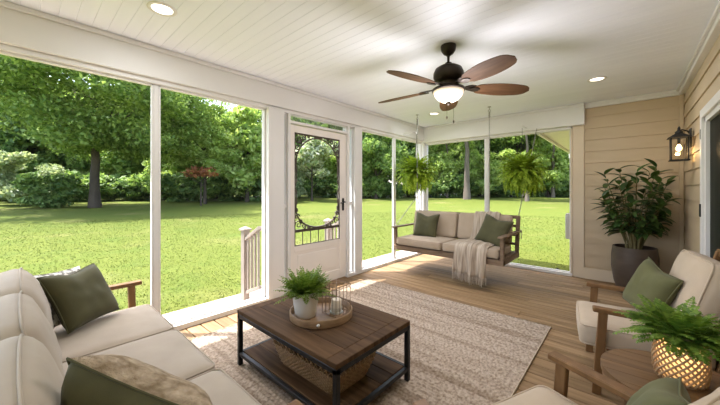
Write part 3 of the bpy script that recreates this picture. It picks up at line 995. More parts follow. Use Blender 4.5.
def pillow(name, label, loc, yaw, tilt, roll, s, t, mat_, front=None, chop=0.0, seed=0, pinch=0.08):
    """square throw pillow; local y is up, its front is local +z which points to yaw (0 = -y) and tips back by tilt"""
    vs_, fs_ = pillow_grid(s, t, chop=chop, seed=seed, pinch=pinch)
    o = MB().add(vs_, fs_).build(name, mat_, None, 179)
    m4 = Matrix.Rotation(yaw, 4, 'Z') @ Matrix.Rotation(PI / 2 - tilt, 4, 'X') @ Matrix.Rotation(roll, 4, 'Z')
    m4.translation = loc
    o.matrix_world = m4
    n_ = 20
    rim = [(2 * i / n_ - 1, -1) for i in range(n_)] + [(1, 2 * i / n_ - 1) for i in range(n_)] + [(1 - 2 * i / n_, 1) for i in range(n_)] + [(-1, 1 - 2 * i / n_) for i in range(n_)]
    lp = []
    for u, v in rim:
        yv = v * (1 - pinch * (1 - u * u)) - chop * math.exp(-(u / 0.42) ** 2) * max(0.0, (v + 0.4) / 1.4) ** 1.5
        lp.append((s * u * (1 - pinch * (1 - v * v)), s * yv, 0))
    MB().tube(lp, 0.004, 5, closed=True).build('seam', mat_, o, 179)
    if front:
        o.data.materials.append(front)
        for pl in o.data.polygons:
            if pl.normal.z > 0:
                pl.material_index = 1
    return tag(o, label, 'pillow', 'loose pillows on the seats')

# ------------------------------------------------------------------ sofa along the near side
sofa = thing('sofa', 'long cream cushioned sofa with brown wooden arms in the near corner', 'sofa', (-2.14, 0.27, 0))
SX = [(-3.115, -2.425), (-2.42, -1.725), (-1.72, -1.02)]
bx0, by0 = -2.14, 0.27
fr = MB()
fr.rbox(-3.34 - bx0, -0.94 - bx0, 0.66 - by0, 0.71 - by0, 0.22, 0.30, 0.005)
fr.rbox(-3.34 - bx0, -0.94 - bx0, -0.20 - by0, -0.15 - by0, 0.22, 0.30, 0.005)
fr.rbox(-3.34 - bx0, -3.29 - bx0, -0.20 - by0, 0.71 - by0, 0.22, 0.30, 0.005)
fr.rbox(-0.99 - bx0, -0.94 - bx0, -0.20 - by0, 0.71 - by0, 0.22, 0.30, 0.005)
fr.rbox(-3.30 - bx0, -0.98 - bx0, -0.18 - by0, 0.69 - by0, 0.26, 0.305, 0.004)
fr.build('frame', M_WOOD_F, sofa)
bk = MB()
bk.bar((-3.31 - bx0, -0.19 - by0, 0.74), (-0.97 - bx0, -0.19 - by0, 0.74), 0.035, 0.07)
for i in range(16):
    x = -3.2 + 2.14 * i / 15 - bx0
    bk.rbox(x - 0.02, x + 0.02, -0.20 - by0, -0.182 - by0, 0.28, 0.72, 0.003)
bk.build('back_frame', M_WOOD_F, sofa)
for i, (a, b_) in enumerate(SX):
    w = (b_ - a) / 2 - 0.004
    make_cushion('seat_cushion', w, 0.335, 0.078, M_LINEN, sofa, Matrix.Translation(((a + b_) / 2 - bx0, 0.405 - by0, 0.388)), 0.04, 0.14, i + 1)
    M4 = Matrix.Translation(((a + b_) / 2 - bx0, -0.015 - by0, 0.685)) @ Matrix.Rotation(R(-76), 4, 'X') @ Matrix.Rotation(PI, 4, 'Z')
    make_cushion('back_cushion', w + 0.002, 0.215, 0.09, M_LINEN, sofa, M4, 0.06, 0.5, i + 7, wr=0.012, crown=0.17)
for xa in (-3.325, -0.955):
    x = xa - bx0
    am = MB().rbox(x - 0.035, x + 0.035, -0.22 - by0, 0.73 - by0, 0.585, 0.618, 0.006)
    am.build('armrest', M_WOOD_F, sofa)
    MB().bar((x, 0.655 - by0, 0.59), (x, 0.675 - by0, 0.0), 0.05, 0.05, (1, 0, 0)).build('leg', M_WOOD_F, sofa)
    MB().bar((x, -0.165 - by0, 0.78), (x, -0.185 - by0, 0.0), 0.05, 0.045, (1, 0, 0)).build('leg', M_WOOD_F, sofa)

M_TEXT = surf('beige_brushed_knit', (0.20, 0.145, 0.09), (0.47, 0.38, 0.28), (26, 70, 26), 0.95, 1.0, (50, 90, 50), 0.012)
M_PATT = surf('grey_patterned_cotton', (0.20, 0.19, 0.17), (0.68, 0.66, 0.62), (28, 28, 28), 0.9, lo=0.46, hi=0.54)
pillow('throw_pillow', 'dark olive pillow propped on far left seat of the sofa', (-2.955, 0.295, 0.682), R(132), R(30), R(-1), 0.21, 0.08, M_GREEN, chop=0.12, seed=1)
pillow('patterned_pillow', 'grey and white patterned pillow tucked behind the dark olive one', (-3.06, 0.205, 0.675), R(132), R(29), R(-5), 0.20, 0.04, M_PATT, chop=0.0, seed=2)
pillow('two_tone_pillow', 'olive pillow with brushed beige front on near seat of the sofa', (-1.20, 0.26, 0.68), R(211), R(26), R(26), 0.23, 0.115, M_GREEN, front=M_TEXT, chop=0.0, seed=3)

# ------------------------------------------------------------------ rug
RX0, RX1, RY0, RY1 = -3.12, -0.61, 0.78, 3.68
nx, ny = 230, 400
xs = np.linspace(RX0, RX1, nx)
ys = np.linspace(RY0, RY1, ny)
X, Y = np.meshgrid(xs, ys)
row = np.floor((Y - RY0) / 0.030)
h1 = np.abs(np.sin(PI * (Y - RY0) / 0.030)) ** 0.7
h2 = 0.5 + 0.5 * np.sin(2 * PI * X / 0.052 + row * 2.4)
Z = 0.003 + 0.013 * h1 * (0.45 + 0.55 * h2)
V = np.stack([X, Y, Z], 2).reshape(-1, 3)
I = np.arange(nx * ny).reshape(ny, nx)
F = np.stack([I[:-1, :-1], I[:-1, 1:], I[1:, 1:], I[1:, :-1]], 2).reshape(-1, 4)
m, n, l, p = new_mat('braided_jute')
tc = n.new('ShaderNodeTexCoord')
def mapped(sc_, detail=3):
    mp = n.new('ShaderNodeMapping')
    mp.inputs['Scale'].default_value = sc_
    l.new(tc.outputs['Object'], mp.inputs['Vector'])
    q = n.new('ShaderNodeTexNoise')
    q.inputs['Scale'].default_value = 1
    q.inputs['Detail'].default_value = detail
    l.new(mp.outputs[0], q.inputs['Vector'])
    return q.outputs['Fac']
c1 = ramp(n, l, mapped((45, 34, 5), 2), (0.25, 0.19, 0.14), (0.46, 0.38, 0.305), 0.33, 0.62)
c2 = ramp(n, l, mapped((0.45, 11, 1), 3), (0.62, 0.575, 0.53), (1.0, 1.0, 1.0), 0.34, 0.54)
l.new(mixc(n, l, 0.85, c1, c2, 'MULTIPLY'), p.inputs['Base Color'])
p.inputs['Roughness'].default_value = 0.95
p.inputs['Specular IOR Level'].default_value = 0.1
rug = link('rug', fast_mesh('rug', V, F), m, smooth=179)
tag(rug, 'cream and taupe braided rug under the coffee table', 'rug')
rb = MB().tube([(RX0, RY0, 0.008), (RX1, RY0, 0.008), (RX1, RY1, 0.008), (RX0, RY1, 0.008)], 0.0085, 6, closed=True)
rb.build('edge_binding', surf('jute_binding', (0.40, 0.31, 0.23), (0.52, 0.42, 0.32), (40, 40, 40), 0.95), rug, 60)

# ------------------------------------------------------------------ coffee table
TX, TY = -1.815, 1.565
ct = thing('coffee_table', 'rectangular plank coffee table with black metal legs and lower shelf', 'coffee table', (TX, TY, 0.012))
hx, hy = 0.585, 0.385
tp = MB()
zt0, zt1 = 0.415, 0.448
b0 = 0.085
tp.rbox(hx - b0, hx, -hy, hy, zt0, zt1, 0.003, 1)
tp.rbox(-hx, -hx + b0, -hy, hy, zt0, zt1, 0.003, 1)
for i in range(5):
    w = 2 * hy / 5
    tp.rbox(-hx + b0 + 0.001, hx - b0 - 0.001, -hy + i * w + 0.001, -hy + (i + 1) * w - 0.001, zt0, zt1, 0.003, 1)
tp.build('table_top', M_WOOD_T, ct)
mf = MB()
mf.rbox(-hx, hx, -hy, -hy + 0.032, zt0 - 0.032, zt0 - 0.0005, 0.002, 1).rbox(-hx, hx, hy - 0.032, hy, zt0 - 0.032, zt0 - 0.0005, 0.002, 1)
mf.rbox(-hx, -hx + 0.032, -hy, hy, zt0 - 0.032, zt0 - 0.0005, 0.002, 1).rbox(hx - 0.032, hx, -hy, hy, zt0 - 0.032, zt0 - 0.0005, 0.002, 1)
mf.build('apron', M_IRON, ct)
for sx in (-1, 1):
    for sy in (-1, 1):
        x, y = sx * (hx - 0.017), sy * (hy - 0.017)
        MB().rbox(x - 0.017, x + 0.017, y - 0.017, y + 0.017, 0.0, zt0 - 0.001, 0.003, 1).build('leg', M_IRON, ct)
sf = MB()
for s in (-1, 1):
    sf.rbox(-hx + 0.03, hx - 0.03, s * (hy - 0.017) - 0.014, s * (hy - 0.017) + 0.014, 0.075, 0.105, 0.002, 1)
    sf.rbox(s * (hx - 0.017) - 0.014, s * (hx - 0.017) + 0.014, -hy + 0.03, hy - 0.03, 0.075, 0.105, 0.002, 1)
sf.build('shelf_frame', M_IRON, ct)
sh = MB()
for i in range(5):
    w = 2 * (hy - 0.035) / 5
    sh.rbox(-hx + 0.034, hx - 0.034, -hy + 0.035 + i * w + 0.001, -hy + 0.035 + (i + 1) * w - 0.001, 0.085, 0.108, 0.003, 1)
sh.build('shelf', M_WOOD_T, ct)

# long wicker basket on the shelf
bk = thing('wicker_basket', 'long flared wicker basket on the lower shelf of the coffee table', 'basket', (-1.71, 1.50, 0.121))
def rr_loop(hx_, hy_, z, r=0.06, n=6):
    return rect_loop(hx_, hy_, z, r, n)
def resample(lp, k):
    P = [Vector(q) for q in lp]
    L = [0]
    for i in range(len(P)):
        L.append(L[-1] + (P[(i + 1) % len(P)] - P[i]).length)
    out = []
    for j in range(k):
        s = L[-1] * j / k
        i = max(q for q in range(len(P)) if L[q] <= s + 1e-9)
        f = (s - L[i]) / max(1e-9, L[i + 1] - L[i])
        out.append(P[i].lerp(P[(i + 1) % len(P)], min(1, f)))
    return out
H = 0.235
def b_loop(t, k):
    return resample(rr_loop(0.31 + 0.09 * t, 0.175 + 0.065 * t, 0.012 + H * t), k)
K = 96
wv = MB()
rows = 10
for q in range(rows):
    t = 0.60 * (q + 0.5) / rows
    lp = b_loop(t, K)
    c0 = Vector((0, 0, lp[0].z))
    pts = []
    for j, P in enumerate(lp):
        nrm = Vector((P.x, P.y, 0)).normalized()
        pts.append(P + nrm * 0.0055 * math.cos(PI * (j / 1.0) + PI * q))
    wv.tube(pts, 0.0062, 5, closed=True)
wv.build('weave', M_WICKER, bk, 179)
stk = MB()
lo_, hi_ = b_loop(0, K), b_loop(1, K)
for j in range(0, K):
    m_ = lo_[j].lerp(hi_[j], 0.6)
    stk.tube([lo_[j], m_], 0.0035, 5)
    if j % 2 == 0:
        stk.tube([m_, hi_[(j + 3) % K]], 0.0033, 5)
        stk.tube([m_, hi_[(j - 3) % K]], 0.0033, 5)
stk.build('stakes', M_WICKER_L, bk, 179)
MB().tube([q + Vector((0, 0, 0.004)) for q in b_loop(1, 60)], 0.011, 7, closed=True).build('rim', M_WICKER, bk, 179)
MB().prism([(q.x, q.y) for q in b_loop(0, 40)], 'z', 0.0, 0.012).build('base', M_WICKER, bk)
for s in (-1, 1):
    pts = [(s * (0.40 + 0.012), 0.075 * math.cos(PI * i / 12), 0.012 + H - 0.004 + 0.045 * math.sin(PI * i / 12) * 0.4) for i in range(13)]
    MB().tube(pts, 0.008, 6).build('handle', M_WICKER, bk, 179)

# ------------------------------------------------------------------ foliage helpers
def frond(rd, L, w, e0, droop, az, n=16, lw=0.012, fwd=0.5, c0=(0, 0, 0), taper=0.9):
    """one fern frond: rachis that arches from elevation e0 downwards, with leaflets on both sides"""
    vs_, fs_ = [], []
    x = z = 0.0
    ds = L / n
    ca, sa = math.cos(az), math.sin(az)
    pts = []
    for i in range(n + 1):
        t = i / n
        e = e0 - droop * t ** 1.2
        pts.append((x, z, e))
        x += ds * math.cos(e)
        z += ds * math.sin(e)
    def W(px, py, pz):
        return (c0[0] + px * ca - py * sa, c0[1] + px * sa + py * ca, c0[2] + pz)
    for i in range(n):                       # rachis
        a, b_ = pts[i], pts[i + 1]
        r0 = 0.0022 * (1 - 0.6 * i / n)
        k = len(vs_)
        vs_ += [W(a[0], -r0, a[1]), W(a[0], r0, a[1]), W(b_[0], r0, b_[1]), W(b_[0], -r0, b_[1])]
        fs_.append((k, k + 1, k + 2, k + 3))
    for i in range(1, n + 1):
        t = i / n
        wl = w * (math.sin(PI * min(1, 0.12 + t * 0.88)) ** taper) * rd.uniform(0.8, 1.15) + 0.006
        px, pz, e = pts[i]
        for s in (-1, 1):
            f = fwd * rd.uniform(0.6, 1.4)
            dip = -0.25 * wl * rd.uniform(0, 1.6)
            tx, ty, tz = px + math.cos(e) * f * wl, s * wl, pz + math.sin(e) * f * wl + dip
            ex, ez = math.cos(e) * lw, math.sin(e) * lw
            k = len(vs_)
            mx, my, mz = px + (tx - px) * 0.45, ty * 0.45, pz + (tz - pz) * 0.45 + 0.002
            vs_ += [W(px, 0, pz), W(mx - ex, my, mz - ez), W(tx, ty, tz), W(mx + ex, my, mz + ez)]
            fs_.append((k, k + 1, k + 2, k + 3))
    return vs_, fs_

def fern_mesh(name, seed, count, L, w, e_rng, droop, n=16, lw=0.012, r0=0.05, lmin=0.7, zfun=None):
    rd = random.Random(seed)
    av, af = [], []
    for i in range(count):
        az = i * 2.39996 + rd.uniform(-0.25, 0.25)
        q = i / count
        e0 = e_rng[0] + (e_rng[1] - e_rng[0]) * q + rd.uniform(-0.12, 0.12)
        vs_, fs_ = frond(rd, L * rd.uniform(lmin, 1.05), w * rd.uniform(0.8, 1.1), e0, droop * rd.uniform(0.8, 1.2), az, n, lw,
                         c0=(r0 * math.cos(az) * rd.random(), r0 * math.sin(az) * rd.random(), 0))
        b_ = len(av)
        av += vs_
        af += [tuple(b_ + j for j in f) for f in fs_]
    return fast_mesh(name, av, af)

def pot_profile(prof, wall=0.012):
    """outer profile bottom to top -> closed pot wall with an inside"""
    inner = [(max(0.004, r - wall), z if i else z + wall) for i, (r, z) in enumerate(prof)]
    return prof + inner[::-1]

# ------------------------------------------------------------------ things on the coffee table
ZT = 0.46 + 0.0015
tr = thing('round_tray', 'round wooden tray on the coffee table', 'tray', (-1.80, 1.565, ZT))
TRZ = 0.016
MB().lathe([(0.215, 0.0), (0.215, TRZ)], 56).build('base', M_TRAY, tr, 40)
MB().lathe([(0.216, 0.0), (0.236, 0.0), (0.242, 0.004), (0.244, 0.05), (0.240, 0.056), (0.234, 0.056), (0.230, 0.05), (0.216, TRZ)], 64, closed=True).build('rim', M_TRAY, tr, 40)
for a in (-0.8, PI - 0.8):
    kb = MB().lathe([(0.002, 0), (0.010, 0.0), (0.012, 0.006), (0.008, 0.012), (0.002, 0.013)], 14)
    o = kb.build('knob', M_POTWHITE, tr, 60)
    o.location = (0.2435 * math.cos(a), 0.2435 * math.sin(a), 0.03)
    o.rotation_euler = (0, PI / 2, a)

hp = thing('potted_plant', 'bushy green plant in white ceramic pot on the round tray', 'plant', (-1.855, 1.455, ZT + TRZ))
MB().lathe(pot_profile([(0.072, 0.0), (0.078, 0.006), (0.094, 0.11), (0.103, 0.188), (0.104, 0.194)], 0.009), 40, closed=True).build('pot', M_POTWHITE, hp, 40)
MB().lathe([(0.005, 0.16), (0.088, 0.16), (0.088, 0.17), (0.005, 0.178)], 24).build('soil', M_SOIL, hp, 60)
o = link('foliage', fern_mesh('foliage', 4, 190, 0.20, 0.026, (0.3, 1.5), 0.55, 12, 0.0075, 0.07, 0.6), M_BUSH, hp)
o.location = (0, 0, 0.17)

wl_ = thing('wire_lantern', 'bronze wire cage lantern on the round tray', 'lantern', (-1.725, 1.655, ZT + TRZ))
wm = MB()
LW = 0.078
def sq(z, w):
    return [(-w, -w, z), (w, -w, z), (w, w, z), (-w, w, z)]
Z1 = 0.225
cage = MB()
for z in (0.004, Z1 - 0.02, Z1):
    for a, b_ in zip(sq(z, LW), sq(z, LW)[1:] + sq(z, LW)[:1]):
        cage.tube([a, b_], 0.0024, 5)
for i in range(4):
    a, b_ = Vector(sq(0, LW)[i]), Vector(sq(0, LW)[(i + 1) % 4])
    for q in range(4):
        P = a.lerp(b_, q / 4)
        cage.tube([(P.x, P.y, 0.003), (P.x, P.y, Z1)], 0.0026 if q == 0 else 0.0019, 5)
cage.tube([(-LW, -LW, Z1), (LW, LW, Z1)], 0.0022, 5).tube([(-LW, LW, Z1), (LW, -LW, Z1)], 0.0022, 5)
cage.build('cage', surf('copper_wire', (0.20, 0.13, 0.085), (0.28, 0.19, 0.125), (30, 30, 30), 0.4, metal=0.5), wl_, 60)
cd = thing('pillar_candle', 'ivory pillar candle in glass cup inside the wire lantern', 'candle', (-1.725, 1.655, ZT + TRZ))
MB().lathe([(0.040, 0.012), (0.041, 0.014), (0.041, 0.098), (0.037, 0.104), (0.008, 0.100), (0.002, 0.099)], 28).build('wax', M_CANDLE, cd, 50)
MB().tube([(0, 0, 0.098), (0.001, 0, 0.113)], 0.0016, 5).build('wick', M_BLACK, cd)
MB().lathe([(0.050, 0.0), (0.058, 0.003), (0.060, 0.05), (0.057, 0.05), (0.055, 0.008), (0.048, 0.006)], 32, closed=True).build('glass_cup', M_GLASS, cd, 60)
MB().lathe([(0.0495, 0.001), (0.0495, 0.012)], 28).build('cup_base', M_POTWHITE, cd, 60)

# ------------------------------------------------------------------ porch swing
SWX, SWY = -2.22, 4.84
sw = thing('porch_swing', 'brown wooden porch swing with oatmeal cushions hung on chains', 'porch swing', (SWX, SWY, 0.0))
W2 = 0.925
YF_, YK = -0.41, 0.40
sf = MB()
sf.rbox(-W2, W2, YF_, YF_ + 0.04, 0.375, 0.455, 0.005).rbox(-W2, W2, YK - 0.04, YK, 0.375, 0.455, 0.005)
for x in (-W2 + 0.02, 0, W2 - 0.02):
    sf.rbox(x - 0.02, x + 0.02, YF_ + 0.03, YK - 0.03, 0.38, 0.45, 0.004)
sf.build('seat_frame', M_WOOD_S, sw)
ss = MB()
for i in range(8):
    y0 = YF_ + 0.045 + i * 0.09
    ss.rbox(-W2 + 0.005, W2 - 0.005, y0, y0 + 0.075, 0.452, 0.47, 0.003, 1)
ss.build('seat_slats', M_WOOD_S, sw)
for s in (-1, 1):
    x = s * (W2 - 0.025)
    MB().bar((x, YF_ + 0.045, 0.38), (x, YF_ + 0.03, 0.765), 0.05, 0.05, (1, 0, 0)).build('arm_post', M_WOOD_S, sw)
    MB().rbox(x - 0.04, x + 0.04, YF_ - 0.05, YK + 0.09, 0.762, 0.788, 0.006).build('armrest', M_WOOD_S, sw)
    MB().bar((x, YK - 0.06, 0.38), (x, YK + 0.045, 1.02), 0.045, 0.055, (1, 0, 0)).build('back_post', M_WOOD_S, sw)
    MB().bar((x - s * 0.16, YK - 0.06, 0.44), (x - s * 0.16, YK + 0.035, 1.0), 0.035, 0.03, (1, 0, 0)).build('back_stile', M_WOOD_S, sw)
br = MB()
for z, hgt in ((1.0, 0.055), (0.86, 0.04), (0.72, 0.04), (0.58, 0.04)):
    y0 = YK - 0.06 + 0.105 * (z - 0.38) / 0.64
    br.rbox(-W2 + 0.03, W2 - 0.03, y0 - 0.014, y0 + 0.014, z - hgt / 2, z + hgt / 2, 0.004)
br.build('back_rails', M_WOOD_S, sw)
for i, s in enumerate((-1, 1)):
    xc = s * 0.438
    make_cushion('seat_cushion', 0.425, 0.325, 0.062, M_LINEN_S, sw, Matrix.Translation((xc, -0.105, 0.536)), 0.035, 0.14, i + 20)
    M4 = Matrix.Translation((xc, 0.225, 0.82)) @ Matrix.Rotation(R(80), 4, 'X')
    make_cushion('back_cushion', 0.42, 0.22, 0.062, M_LINEN_S, sw, M4, 0.035, 0.35, i + 23)
def chain(p0, p1, pitch=0.035, r=0.0034):
    """oval links, every other one turned"""
    c_ = MB()
    p0, p1 = Vector(p0), Vector(p1)
    L = (p1 - p0).length
    k = max(2, int(L / pitch))
    z = (p1 - p0).normalized()
    x = z.cross(Vector((0.3, 1, 0))).normalized()
    y = z.cross(x)
    for i in range(k):
        c0 = p0.lerp(p1, (i + 0.5) / k)
        a = x if i % 2 else y
        hl, hw_ = L / k * 0.66, 0.0095
        pts = [c0 + a * hw_ * math.cos(2 * PI * j / 8) + z * hl * math.sin(2 * PI * j / 8) for j in range(8)]
        c_.tube(pts, r, 4, closed=True)
    return c_
for s, hx_, hy_, zr in ((-1, -0.72, 0.06, 1.31), (1, 0.47, 0.385, 1.03)):
    hk = MB()
    hk.lathe([(0.028, ZC - 0.008), (0.028, ZC), (0.004, ZC)], 16, (hx_, hy_, 0))
    hk.tube([(hx_, hy_, ZC), (hx_, hy_, ZC - 0.05)], 0.006, 8)
    hk.tube([(hx_ + 0.018 * math.cos(a), hy_, ZC - 0.068 + 0.018 * math.sin(a)) for a in [2 * PI * j / 12 for j in range(12)]], 0.005, 6, closed=True)
    # spring
    hk.tube([(hx_ + 0.014 * math.cos(a * 1.3), hy_ + 0.014 * math.sin(a * 1.3), ZC - 0.085 - 0.0009 * a * 1.3) for a in range(0, 90)], 0.003, 5)
    hk.build('ceiling_hook', M_STEEL, sw, 60)
    chain((hx_, hy_, ZC - 0.19), (hx_, hy_, zr)).build('chain', M_STEEL, sw, 60)
    xa = s * (W2 - 0.025)
    if s < 0:
        chain((hx_, hy_, zr), (xa, YF_ + 0.03, 0.79)).build('chain', M_STEEL, sw, 60)
        chain((hx_, hy_, zr), (xa, YK + 0.055, 1.015)).build('chain', M_STEEL, sw, 60)
    else:
        chain((1.02, 1.135, 2.50), (xa, YK + 0.055, 1.015)).build('chain', M_STEEL, sw, 60)
        chain((xa + 0.035, YK + 0.08, 0.80), (xa + 0.035, YK + 0.08, 0.66)).build('chain', M_STEEL, sw, 60)

pillow('throw_pillow', 'olive pillow at left end of the porch swing', (-2.73, 4.855, 0.80), R(8), R(18), R(-3), 0.22, 0.07, M_GREEN, chop=0.20, seed=5)
pillow('throw_pillow', 'olive pillow at right end of the porch swing against the blanket', (-1.545, 4.80, 0.81), R(-6), R(24), R(-14), 0.225, 0.07, M_GREEN, chop=0.12, seed=6)

# fringed throw blanket over the swing
path = [(5.145, 0.86), (5.13, 0.96), (5.115, 1.05), (5.07, 1.066), (5.02, 1.05), (4.985, 0.95), (4.965, 0.82), (4.95, 0.70), (4.93, 0.645), (4.88, 0.628), (4.75, 0.625),
        (4.60, 0.622), (4.46, 0.617), (4.405, 0.59), (4.385, 0.53), (4.380, 0.42), (4.378, 0.30), (4.378, 0.19)]
fine = []
for i in range(len(path) - 1):
    for q in range(3):
        t = q / 3
        fine.append((path[i][0] * (1 - t) + path[i + 1][0] * t, path[i][1] * (1 - t) + path[i + 1][1] * t))
fine.append(path[-1])
nu = 36
bv, bf = [], []
for i, (yy, zz) in enumerate(fine):
    t = i / (len(fine) - 1)
    xc = -1.70 - 0.06 * t
    wd = 0.17 + 0.07 * min(1, t * 1.6)
    hang = max(0, (t - 0.72) / 0.28)
    for j in range(nu + 1):
        u = 2 * j / nu - 1
        rip = math.sin(u * 10.0 + 1.2 * math.sin(3 * t)) * (0.015 + 0.027 * hang) + math.sin(u * 4.1 + 2 * t) * 0.011
        nyv = 1.0 if t > 0.74 else 0.35
        low = -0.02 * hang * math.sin(2.2 * u + 0.4)
        bv.append((xc + wd * u, yy - abs(rip) * (0.4 if 0.15 < t < 0.4 else 0) - (rip + 0.024) * hang * 1.0, zz + (0.008 + rip * 0.55 + 0.008) * (1 - hang) * (1 if 0.1 < t else 0.6) + low))
for i in range(len(fine) - 1):
    for j in range(nu):
        a = i * (nu + 1) + j
        bf.append((a, a + 1, a + nu + 2, a + nu + 1))
th = link('throw_blanket', fast_mesh('throw_blanket', bv, bf), M_THROW, smooth=179)
tag(th, 'cream fringed knit throw draped over the porch swing', 'blanket')
sm = th.modifiers.new('thickness', 'SOLIDIFY')
sm.thickness = 0.008
sm.offset = 1
fg = MB()
rd = random.Random(2)
last = bv[-(nu + 1):]
for j in range(0, nu + 1):
    x, y, z = last[j]
    L = rd.uniform(0.085, 0.12)
    for q in range(2):
        dx, dy = rd.uniform(-0.008, 0.008), rd.uniform(-0.006, 0.006)
        fg.tube([(x + q * 0.006, y - 0.002, z + 0.01), (x + dx * 0.4 + q * 0.006, y + dy - 0.004, z - L * 0.5), (x + dx + q * 0.006, y + dy - 0.004, z - L)], [0.0035, 0.003, 0.002], 4)
fg.build('fringe', M_THROW, th, 60)

# ------------------------------------------------------------------ armchairs
def armchair(label, loc, rz, w, group=None, top=0.98, bx=0.185, sx=-0.125):
    """faces local -x; w = distance between arm centres"""
    t = thing('armchair', label, 'armchair', loc, rz, group or 'wooden armchairs along the house wall')
    h2 = w / 2
    dz = top - 0.98
    f = MB()
    f.rbox(-0.36, 0.30, -h2 + 0.02, -h2 + 0.055, 0.235, 0.295, 0.004).rbox(-0.36, 0.30, h2 - 0.055, h2 - 0.02, 0.235, 0.295, 0.004)
    f.rbox(-0.365, -0.325, -h2 + 0.02, h2 - 0.02, 0.235, 0.295, 0.004).rbox(0.26, 0.30, -h2 + 0.02, h2 - 0.02, 0.235, 0.295, 0.004)
    for i in range(6):
        x = -0.28 + 0.10 * i
        f.rbox(x - 0.03, x + 0.03, -h2 + 0.03, h2 - 0.03, 0.29, 0.303, 0.003, 1)
    f.build('seat_frame', M_WOOD_F, t)
    for s in (-1, 1):
        y = s * h2
        MB().bar((-0.395, y, 0.600), (0.33, y, 0.585), 0.062, 0.032, (0, 0, 1), 0.006).build('armrest', M_WOOD_F, t)
        MB().bar((-0.335, y, 0.59), (-0.375, y, 0.0), 0.035, 0.052, (1, 0, 0)).build('leg', M_WOOD_F, t)
        MB().bar((0.24, y, 0.58), (0.33, y, 0.0), 0.035, 0.05, (1, 0, 0)).build('leg', M_WOOD_F, t)
    b_ = MB()
    for s in (-1, 1):
        b_.bar((0.22, s * (h2 - 0.045), 0.26), (0.40, s * (h2 - 0.045), 0.965 + dz), 0.032, 0.045, (1, 0, 0))
    for q in range(9):
        y = -h2 + 0.11 + (w - 0.22) * q / 8
        b_.bar((0.245, y, 0.30), (0.395, y, 0.93 + dz), 0.022, 0.014, (1, 0, 0), 0.002)
    b_.bar((0.40, -h2 + 0.02, 0.955 + dz), (0.40, h2 - 0.02, 0.955 + dz), 0.03, 0.055, (0, 0, 1), 0.005)
    b_.build('back_frame', M_WOOD_F, t)
    cw_ = h2 - 0.04
    make_cushion('seat_cushion', 0.345, cw_, 0.078, M_LINEN_C, t, Matrix.Translation((sx, 0, 0.385)), 0.042, 0.16, 31)
    M4 = Matrix.Translation((bx, 0, 0.71 + dz / 2)) @ Matrix.Rotation(R(-74), 4, 'Y') @ Matrix.Rotation(PI / 2, 4, 'Z')
    make_cushion('back_cushion', cw_ + 0.01, 0.255 + dz / 2, 0.068, M_LINEN_C, t, M4, 0.05, 0.42, 33, wr=0.010)
    return t
A1 = R(8)
armchair('wooden armchair with cream cushions in front of the tall plant', (0.15, 3.10, 0), A1, 0.67, top=1.0)
A2 = R(-23)
armchair('nearest wooden armchair angled beside the round side table', (-0.10, 1.275, 0), A2, 0.83, top=0.88, bx=0.25, sx=-0.07)
def chair_pt(loc, a, x, y, z):
    return (loc[0] + x * math.cos(a) - y * math.sin(a), loc[1] + x * math.sin(a) + y * math.cos(a), z)
pillow('throw_pillow', 'sage green pillow on the armchair in front of the tall plant', chair_pt((0.125, 3.10), A1, 0.0, 0.06, 0.685), R(-90 + 8 + 20), R(20), R(-12), 0.198, 0.075, M_GREEN_L, chop=0.08, seed=8)
pillow('throw_pillow', 'sage green pillow on the nearest armchair', chair_pt((-0.10, 1.275), A2, 0.075, 0.215, 0.625), R(-90 - 23 + 15), R(28), R(14), 0.18, 0.07, M_GREEN_L, chop=0.06, seed=9)

# ------------------------------------------------------------------ round side table with woven lamp planter
stb = thing('side_table', 'round wooden side table between the two armchairs', 'side table', (0.165, 2.17, 0))
rt = 0.285
tp = MB()
nb = 6
for i in range(nb):
    y0, y1 = -rt + 2 * rt * i / nb + 0.001, -rt + 2 * rt * (i + 1) / nb - 0.001
    ks = [y0 + (y1 - y0) * q / 10 for q in range(11)]
    out = [(-math.sqrt(max(0, rt * rt - v * v)), v) for v in ks] + [(math.sqrt(max(0, rt * rt - v * v)), v) for v in ks[::-1]]
    tp.prism(out, 'z', 0.468, 0.50)
o = tp.build('table_top', M_WOOD_R, stb)
MB().lathe([(rt - 0.02, 0.438), (rt - 0.006, 0.438), (rt - 0.006, 0.4675), (rt - 0.02, 0.4675)], 48, closed=True).build('apron', M_WOOD_R, stb, 40)
for i in range(4):
    a = PI / 4 + i * PI / 2
    MB().bar((0.22 * math.cos(a), 0.22 * math.sin(a), 0.468), (0.235 * math.cos(a), 0.235 * math.sin(a), 0.0), 0.038, 0.038, (math.cos(a), math.sin(a), 0)).build('leg', M_WOOD_R, stb)
MB().lathe([(0.01, 0.13), (0.21, 0.13), (0.213, 0.134), (0.213, 0.147), (0.21, 0.15), (0.01, 0.15)], 40).build('lower_shelf', M_WOOD_R, stb, 40)

